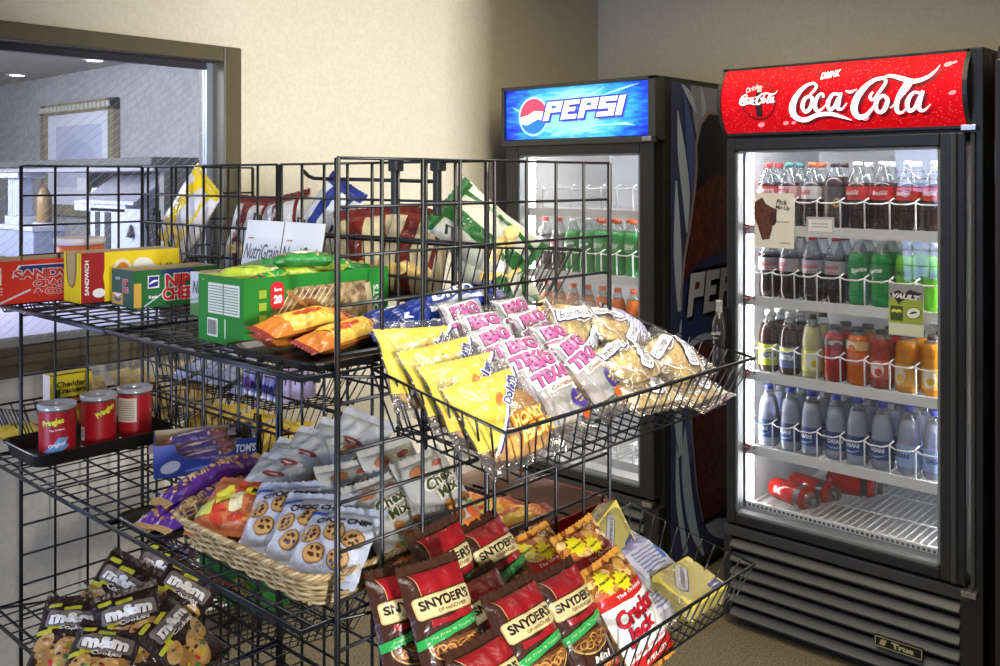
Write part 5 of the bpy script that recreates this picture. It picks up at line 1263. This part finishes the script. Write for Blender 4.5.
# bars and rolls (long axis along local y)
def k_bar(c1, c2, word, ink, w, h, t, name, cat='candy', end=None, extra=None):
    def K(var):
        def art(d, W_, H_):
            d(rect(0, 0, W_*.96, H_*.56), G_(*c2), 1); word and d(T(word, 0, 0, H_*.5, W_*.34, .05, .2, PI/2), G_(*ink), 3)
            word or d(stroke([(0, -.2*H_, .06*W_), (.04*W_, 0, .22*W_), (0, .2*H_, .06*W_)]), G_(*ink), 3)
            if extra: extra(d, W_, H_)
        return bag(name, cat, w, h, t, G_(*c1), art, 3+var*7, .20, .0, 0, .016, G_(*(end or c1)), None, 14, 26)
    return K
def bursts(d, w, h):
    for k in range(9): d(stroke([(-.3*w+.03*w*(k % 3), -.32*h+.075*h*k, .05*w), (.34*w, -.26*h+.07*h*k, .015*w)]), G_(240, 206, 60), 2)
def nuts(d, w, h):
    for k in range(14): d(ell((-.3+.6*((k*37) % 10)/10)*w, (-.46+.24*(k % 7)/7 if k < 7 else .24+.22*(k % 7)/7)*h, .12*w, .02*h), G_(*((206, 170, 120) if k % 2 else (150, 96, 60))), 2)
def icing(d, w, h):
    d(rect(.30*w, 0, .14*w, .66*h), G_(226, 232, 244), 2); d(rect(-.36*w, .1*h, .1*w, .5*h), G_(90, 130, 210), 2)
def k_chip(base, stripe, word, ink, S=(.165, .225, .075)):
    def K(var):
        def art(d, w, h):
            d(poly([(-.2*w, .5*h), (.04*w, .5*h), (.0, 0), (.1*w, -.5*h), (-.14*w, -.5*h), (-.22*w, 0)]), G_(*stripe), 1)
            d(rect(0, .47*h, .94*w, .05*h), G_(*stripe), 1)
            if word: d(ell(.1*w, .2*h, .2*w, .08*h, .15), G_(*ink), 2); d(T(word, .1*w, .2*h, .3*w, .06*h, .04, .1, .15), G_(240, 236, 226), 3)
            d(stroke([(.30*w, .5*h, .07*w), (.34*w, 0, .06*w), (.28*w, -.5*h, .08*w)]), G_(*stripe), 1)
            for k in range(4): d(ell((-.2+.15*k)*w, -.24*h+.03*h*(k % 2), .12*w, .07*h, k), G_(226, 190, 110), 2+k % 2)
        return bag('chip_bag', 'snack bag', S[0], S[1], S[2], G_(*base), art, 5+var*3, .10, .06, 0, .014, G_(*stripe))
    return K
KIND = dict(pretzel=k_pretzel, popcorn=k_popcorn, danish=k_danish, roll=k_roll, pie=k_pie, cakebox=k_cakebox, sandw=k_sandw, mm=k_cookiebag, choc=k_choc, white=k_white, mix=k_mix, gummy=k_gummy,
 candyroll=k_bar((206, 122, 48), (226, 184, 80), None, (196, 60, 30), .052, .165, .036, 'candy_roll', end=(126, 34, 44), extra=bursts),
 oreo=k_bar((30, 52, 130), (38, 66, 160), 'OREO', (238, 240, 246), .050, .165, .042, 'cookie_roll', 'cookies', extra=icing),
 purple=k_bar((88, 42, 130), (98, 44, 146), 'FRUIT & NUT', (206, 170, 110), .056, .190, .040, 'nut_bar', end=(196, 160, 110), extra=nuts),
 peanut=k_bar((150, 96, 100), (84, 66, 130), None, (206, 190, 190), .045, .15, .028, 'peanut_bar', end=(176, 150, 150), extra=nuts),
 gbar=k_bar((36, 124, 56), (46, 140, 60), None, (226, 226, 190), .042, .105, .026, 'granola_bar', 'snack bar', extra=nuts),
 lbar=k_bar((166, 190, 70), (176, 198, 64), None, (150, 180, 40), .042, .105, .026, 'granola_bar', 'snack bar', extra=None),
 chipy=k_chip((226, 220, 214), (240, 206, 40), None, (196, 50, 50), (.14, .20, .06)), chipr=k_chip((190, 188, 184), (106, 38, 28), None, (150, 50, 40), (.13, .165, .06)), chipb=k_chip((206, 212, 216), (44, 58, 130), None, (50, 60, 130), (.11, .165, .06)),
 chipg=k_chip((184, 184, 164), (40, 92, 40), None, (216, 200, 50), (.125, .175, .06)), chipo=k_chip((196, 180, 142), (106, 36, 28), None, (160, 60, 40), (.14, .165, .06)),
 ypack=k_bar((226, 192, 60), (236, 206, 80), None, (150, 60, 40), .05, .13, .03, 'cracker_pack', 'snack pack', extra=None),
 tpack=k_bar((206, 186, 136), (196, 160, 96), None, (120, 60, 40), .06, .13, .034, 'cracker_pack', 'snack pack', extra=None),
 bpack=k_bar((150, 158, 186), (176, 182, 200), None, (60, 60, 110), .06, .14, .03, 'mint_pack', 'snack pack', extra=None))

# ------------------------------------------------------------------ upper basket of pastries
for k, (x, y, z, ti, ro) in enumerate(((-.850, .938, 1.086, 42, 6), (-.892, .932, 1.105, 40, 3), (-.938, .935, 1.120, 38, 5), (-.992, .930, 1.135, 34, -4))):
    put('danish', '%s of the yellow-topped honey bun packs, counting back from the basket rim' % ['foremost', 'second', 'third', 'hindmost'][k], (x, y, z), -8, ti, ro, 'yellow-topped honey bun packs', k % 2)
for k, (x, y, z, ti, ro) in enumerate(((-.868, 1.070, 1.092, 40, 4), (-.900, 1.055, 1.112, 38, -3), (-.932, 1.035, 1.126, 36, 3), (-.968, 1.04, 1.142, 32, -2), (-1.003, 1.035, 1.156, 28, 2))):
    put('roll', '%s pink-lettered cinnamon roll pack in the file beside the yellow honey buns' % ['foremost', 'second', 'middle', 'fourth', 'hindmost'][k], (x, y, z), -4, ti, ro, 'pink-lettered cinnamon roll packs', k % 2)
for k, (x, y, z, ti, ro) in enumerate(((-.880, 1.165, 1.104, 40, 8), (-.915, 1.15, 1.118, 36, -4), (-.958, 1.148, 1.136, 32, 2), (-1.000, 1.15, 1.150, 28, 0))):
    put('roll', '%s pink-lettered cinnamon roll pack in the file beside the crumb cakes' % ['foremost', 'second', 'third', 'hindmost'][k], (x, y, z), 4, ti, ro, 'pink-lettered cinnamon roll packs', (k+1) % 2)
for lb, loc, ph, ti, ro, v in (
  ('clear crumb cake pack standing upright at the back of the upper basket', (-.985, 1.275, 1.145), 4, 26, -12, 0),
  ('clear crumb cake pack leaning on the upright one, label turned down', (-.975, 1.375, 1.135), 18, 48, -30, 1),
  ('flat crumb cake pack in the middle of the upper basket pile', (-.90, 1.305, 1.098), 0, 66, 4, 0),
  ('top crumb cake pack at the far end of the upper basket', (-.885, 1.425, 1.090), 0, 58, 14, 1),
  ('crumb cake pack under the middle one, pressed on the basket wires', (-.865, 1.285, 1.060), 0, 74, -6, 1),
  ('crumb cake pack at the bottom far corner of the upper basket', (-.86, 1.42, 1.045), 4, 72, 4, 0)):
    put('pie', lb, loc, ph, ti, ro, 'clear-wrapped crumb cakes', v)
put('sandw', 'silvery crinkled cake wrapper behind the leaning crumb cake', (-1.0, 1.45, 1.125), 20, 55, 20, None, 1)
# ------------------------------------------------------------------ lower basket
for lb, loc, ph, ti, ro, v in (
  ('brown pretzel bag standing tallest at the near end of the lower basket', (-.915, .890, .795), -8, 30, 0, 0),
  ('brown pretzel bag with its whole cream label in front at the basket rim', (-.845, .995, .752), -6, 34, 5, 0),
  ('brown pretzel bag cut by the bottom of the view at the basket rim', (-.822, .905, .715), -8, 38, 6, 1),
  ('brown pretzel bag turned sideways at the very end of the lower basket', (-.985, .888, .768), -12, 26, 0, 1),
  ('brown pretzel bag lying back against the near rack end', (-.985, 1.085, .790), -2, 38, 6, 1),
  ('brown pretzel bag half hidden between the tallest and the leaning one', (-.920, 1.005, .750), -4, 42, 4, 1),
  ('brown pretzel bag lettered Mini beside the white and red popcorn bag', (-.862, 1.115, .735), -2, 32, 3, 1),
  ('brown pretzel bag deepest in the corner below the wicker basket', (-1.0, .985, .800), -4, 22, 6, 0)):
    put('pretzel', lb, loc, ph, ti, ro, 'brown pretzel bags', v)
for lb, loc, ph, ti, ro, v in (
  ('white and red caramel popcorn bag facing out over the lower basket rim', (-.850, 1.232, .716), 0, 34, 6, 0),
  ('caramel popcorn bag standing behind the white and red front one', (-.925, 1.26, .745), 0, 36, 6, 1),
  ('caramel popcorn bag behind the others beside the leaning pretzels', (-.965, 1.185, .745), -2, 40, 4, 1)):
    put('popcorn', lb, loc, ph, ti, ro, 'caramel popcorn bags', v)
put('cakebox', 'yellow cake box on edge against the rack beside the popcorn', (-.995, 1.375, .755), 10, 24, 10, None, 0)
put('cakebox', 'yellow cake box lying flat at the far corner of the lower basket', (-.865, 1.44, .680), 0, 70, 0, None, 0)
put('sandw', 'white wrapped cake on the pile between the two yellow cake boxes', (-.95, 1.425, .715), 10, 66, -6, None, 0)
put('sandw', 'white wrapped cake under the flat yellow cake box', (-.90, 1.36, .672), 0, 80, 6, None, 1)
# ------------------------------------------------------------------ wicker basket
for k, (x, y, z, ti, ro) in enumerate(((-1.375, .915, .872, 58, 6), (-1.385, .950, .884, 54, 2), (-1.375, .985, .894, 50, -2), (-1.355, 1.02, .902, 46, -4), (-1.325, 1.05, .914, 40, -8))):
    put('white', '%s shiny white snack bag with a small red oval in the wicker basket' % ['foremost', 'second', 'middle', 'fourth', 'hindmost'][k], (x, y, z), -78, ti, ro, 'white snack bags with a red oval', k % 2)
put('gummy', 'orange and yellow candy bag lying at the corner of the wicker basket', (-1.375, .862, .858), -70, 66, 8)
for k, (x, y, z, ti, ro) in enumerate(((-1.265, .868, .866, 52, 12), (-1.185, .862, .866, 52, 8), (-1.115, .856, .864, 54, 4))):
    put('choc', '%s chocolate chip cookie packet along the wicker basket rim' % ['orange candy side', 'middle', 'rack post side'][k], (x, y, z), -72, ti, ro, 'chocolate chip cookie packets', k % 2)
for lb, loc, ph, ti, ro, v in (
  ('snack mix bag with an orange base at the back of the wicker basket', (-1.265, 1.045, .885), -25, 46, 6, 0),
  ('snack mix bag with a purple base in the middle of the wicker basket', (-1.19, .965, .872), -22, 50, 4, 1),
  ('snack mix bag with an orange base nearest the rack grid', (-1.105, .965, .866), -14, 52, 8, 2),
  ('snack mix bag with a purple base leaning by the far corner of the wicker basket', (-1.17, 1.045, .885), -15, 42, 8, 3),
  ('snack mix bag farthest along, against the grid below the honey buns', (-1.09, 1.055, .884), -10, 44, 10, 2)):
    put('mix', lb, loc, ph, ti, ro, 'snack mix bags', v)
put('white', 'white snack bag between the cookie packets and the snack mixes', (-1.215, .90, .862), -70, 60, -20, None, 1)
# ------------------------------------------------------------------ bars, rolls
def lay(kind, lb, loc, phi, ti, ro, g=None, v=0): put(kind, lb, loc, phi, ti, ro, g, v)
for k, (x, y, z, ro) in enumerate(((-1.515, .885, .826, 8), (-1.595, .930, .836, 10), (-1.555, .915, .853, 14), (-1.565, .875, .822, 4))):
    lay('purple', ['purple fruit and nut bar at the bottom of its pile by the wicker rim', 'purple fruit and nut bar beside the blue carton', 'purple fruit and nut bar on top of its pile', 'purple fruit and nut bar nearest the shelf edge'][k], (x, y, z), -90, 80, -ro+14, 'purple fruit and nut bars', k % 2)
for k, (x, y, z, ph, ro) in enumerate(((-1.215, .875, 1.182, 0, -82), (-1.155, .905, 1.166, 0, -78), (-1.24, .90, 1.162, 0, -86))):
    lay('candyroll', ['orange candy roll on top, against the granola carton', 'yellow-burst candy roll foremost in the black tray', 'orange candy roll underneath the other two'][k], (x, y, z), ph, 74, ro, 'orange candy rolls', k % 2)
for k, (x, y, z, ti, ro) in enumerate(((-1.09, 1.075, 1.205, 60, -68), (-1.19, 1.04, 1.170, 70, -74), (-1.10, 1.03, 1.172, 70, -80), (-1.12, 1.06, 1.19, 66, -76))):
    lay('oreo', ['blue cookie roll on top with white lettering', 'dark blue cookie roll beside the candy rolls', 'blue cookie roll lowest, under the lettered one', 'blue cookie roll in the middle of its pile'][k], (x, y, z), -30, ti, ro, 'blue cookie rolls', k % 2)
for k, (kind, x, y, z, ph, ro) in enumerate((('lbar', -1.37, .87, 1.246, -60, -80), ('gbar', -1.345, .965, 1.268, -40, -84), ('gbar', -1.36, 1.04, 1.246, -50, -70), ('lbar', -1.35, .94, 1.244, -50, -60), ('gbar', -1.345, .90, 1.240, -30, -40), ('lbar', -1.37, 1.0, 1.252, -60, -88))):
    lay(kind, ['lime granola bar at the near corner of the bright green carton', 'dark green granola bar lying highest on the bright green carton', 'dark green granola bar at the far end of the bright green carton', 'lime granola bar under the highest one', 'green granola bar slanting across the near end of its carton', 'lime granola bar in front of the cereal bar lids'][k], (x, y, z), ph, 82, ro, 'loose granola bars', k % 2)
# candies inside the blue carton
for k in range(3):
    lay('peanut', ['packed peanut bar lying highest in the blue carton', 'packed peanut bar in the middle of the blue carton', 'packed peanut bar low in the blue carton'][k], (-1.842+.036*k, 1.035-.008*k, T2+.052-.012*k), -90, 80, -30, 'peanut bars in the blue carton', k % 2)
# ------------------------------------------------------------------ brown cookie bags, lowest tier
for k, (x, y, z, ph, ti, ro) in enumerate(((-1.855, .785, .525, -35, 50, -6), (-1.905, .90, .555, -40, 38, -28), (-1.755, .865, .545, -30, 44, 10), (-1.80, .985, .545, -25, 46, -38), (-1.90, .99, .56, -60, 32, -14), (-1.72, .785, .52, -30, 56, -16), (-1.70, .94, .52, 10, 50, 20))):
    x -= .025; z -= .035
    put('mm', ['brown candy cookie bag nearest the far rack post, lowest tier', 'brown candy cookie bag standing against the far grid', 'brown candy cookie bag in the middle of its heap facing out', 'brown candy cookie bag tilted over beside the shelf edge', 'brown candy cookie bag deepest at the back of its heap', 'brown candy cookie bag cut by the bottom of the view in front', 'brown candy cookie bag sliding towards the near shelf'][k], (x, y, z), ph, ti, ro, 'brown candy cookie bags', k % 3)
# ------------------------------------------------------------------ chip bags behind the rack
for kind, lb, loc, ph, ti, ro, v in (
  ('chipy', 'yellow and white chip bag leaning over beside the window', (-2.155, 1.20, 1.318), -82, 8, -36, 0),
  ('chipr', 'white chip bag with a rust stripe next to the yellow and white one', (-1.90, 1.215, 1.275), -78, 14, -3, 0),
  ('chipr', 'white chip bag with a rust stripe behind the cereal bar lids', (-1.77, 1.225, 1.285), -80, 16, 10, 1),
  ('chipb', 'white chip bag with blue ends leaning behind the cereal bar lids', (-1.61, 1.215, 1.318), -70, 12, -30, 0),
  ('chipo', 'cream and red chip bag behind the plastic hook brackets', (-1.335, 1.22, 1.262), -62, 18, -8, 0),
  ('chipo', 'cream and red chip bag in front of the blue-ended one', (-1.45, 1.195, 1.258), -60, 14, 8, 1),
  ('chipg', 'green and white chip bag leaning out at the end of its basket', (-1.165, 1.235, 1.305), -42, 20, 48, 0),
  ('chipg', 'green and white chip bag lying under the leaning one', (-1.165, 1.25, 1.25), -40, 44, 16, 1)):
    put(kind, lb, loc, ph, ti, ro, None, v)
# ------------------------------------------------------------------ small packs in the baskets behind the rack and beyond the far end
for k in range(8):
    put('ypack', 'yellow cracker pack in the basket behind the rack', (-2.14+.066*k, 1.225+.012*(k % 3), .800+.008*(k % 2)), -80, 72, 4*(k % 3)-4, 'yellow cracker packs behind the rack', k % 2)
for k in range(4):
    put('bpack', 'grey-blue mint pack in the basket behind the rack', (-2.12+.085*k, 1.22+.01*(k % 2), .945+.006*(k % 3)), -82, 74, 6*(k % 3)-6, 'grey-blue mint packs behind the rack', k % 2)
for k in range(5):
    put('tpack', 'tan cracker pack beyond the far rack end', (-2.36+.03*(k % 2), 1.07+.07*k, .835+.012*(k % 2)), 10, 40, 8*(k % 3)-6, 'tan cracker packs beyond the far rack end', k % 2)
for k in range(2):
    put('ypack', ['yellow cracker pack lying below the yellow cracker box', 'yellow cracker pack lying beside the cracker box'][k], (-2.36+.04*k, .88+.03*k, .80), 10, 74, 70-30*k, None, k)
for k in range(3):
    put('candyroll', ['orange candy pack lying uppermost in the red and pink carton', 'orange candy pack in the middle of the red and pink carton', 'orange candy pack at the near end of the red and pink carton'][k], (-1.16-.075*k, 1.29, .768-.008*k), -90, 82, -20+12*k, None, k % 2)
for k in range(3):
    put('oreo', 'dark purple-blue candy roll low in the red and pink carton', (-1.12-.08*k, 1.30, .728), -90, 84, 4*k, 'dark candy rolls in the red and pink carton', k % 2)
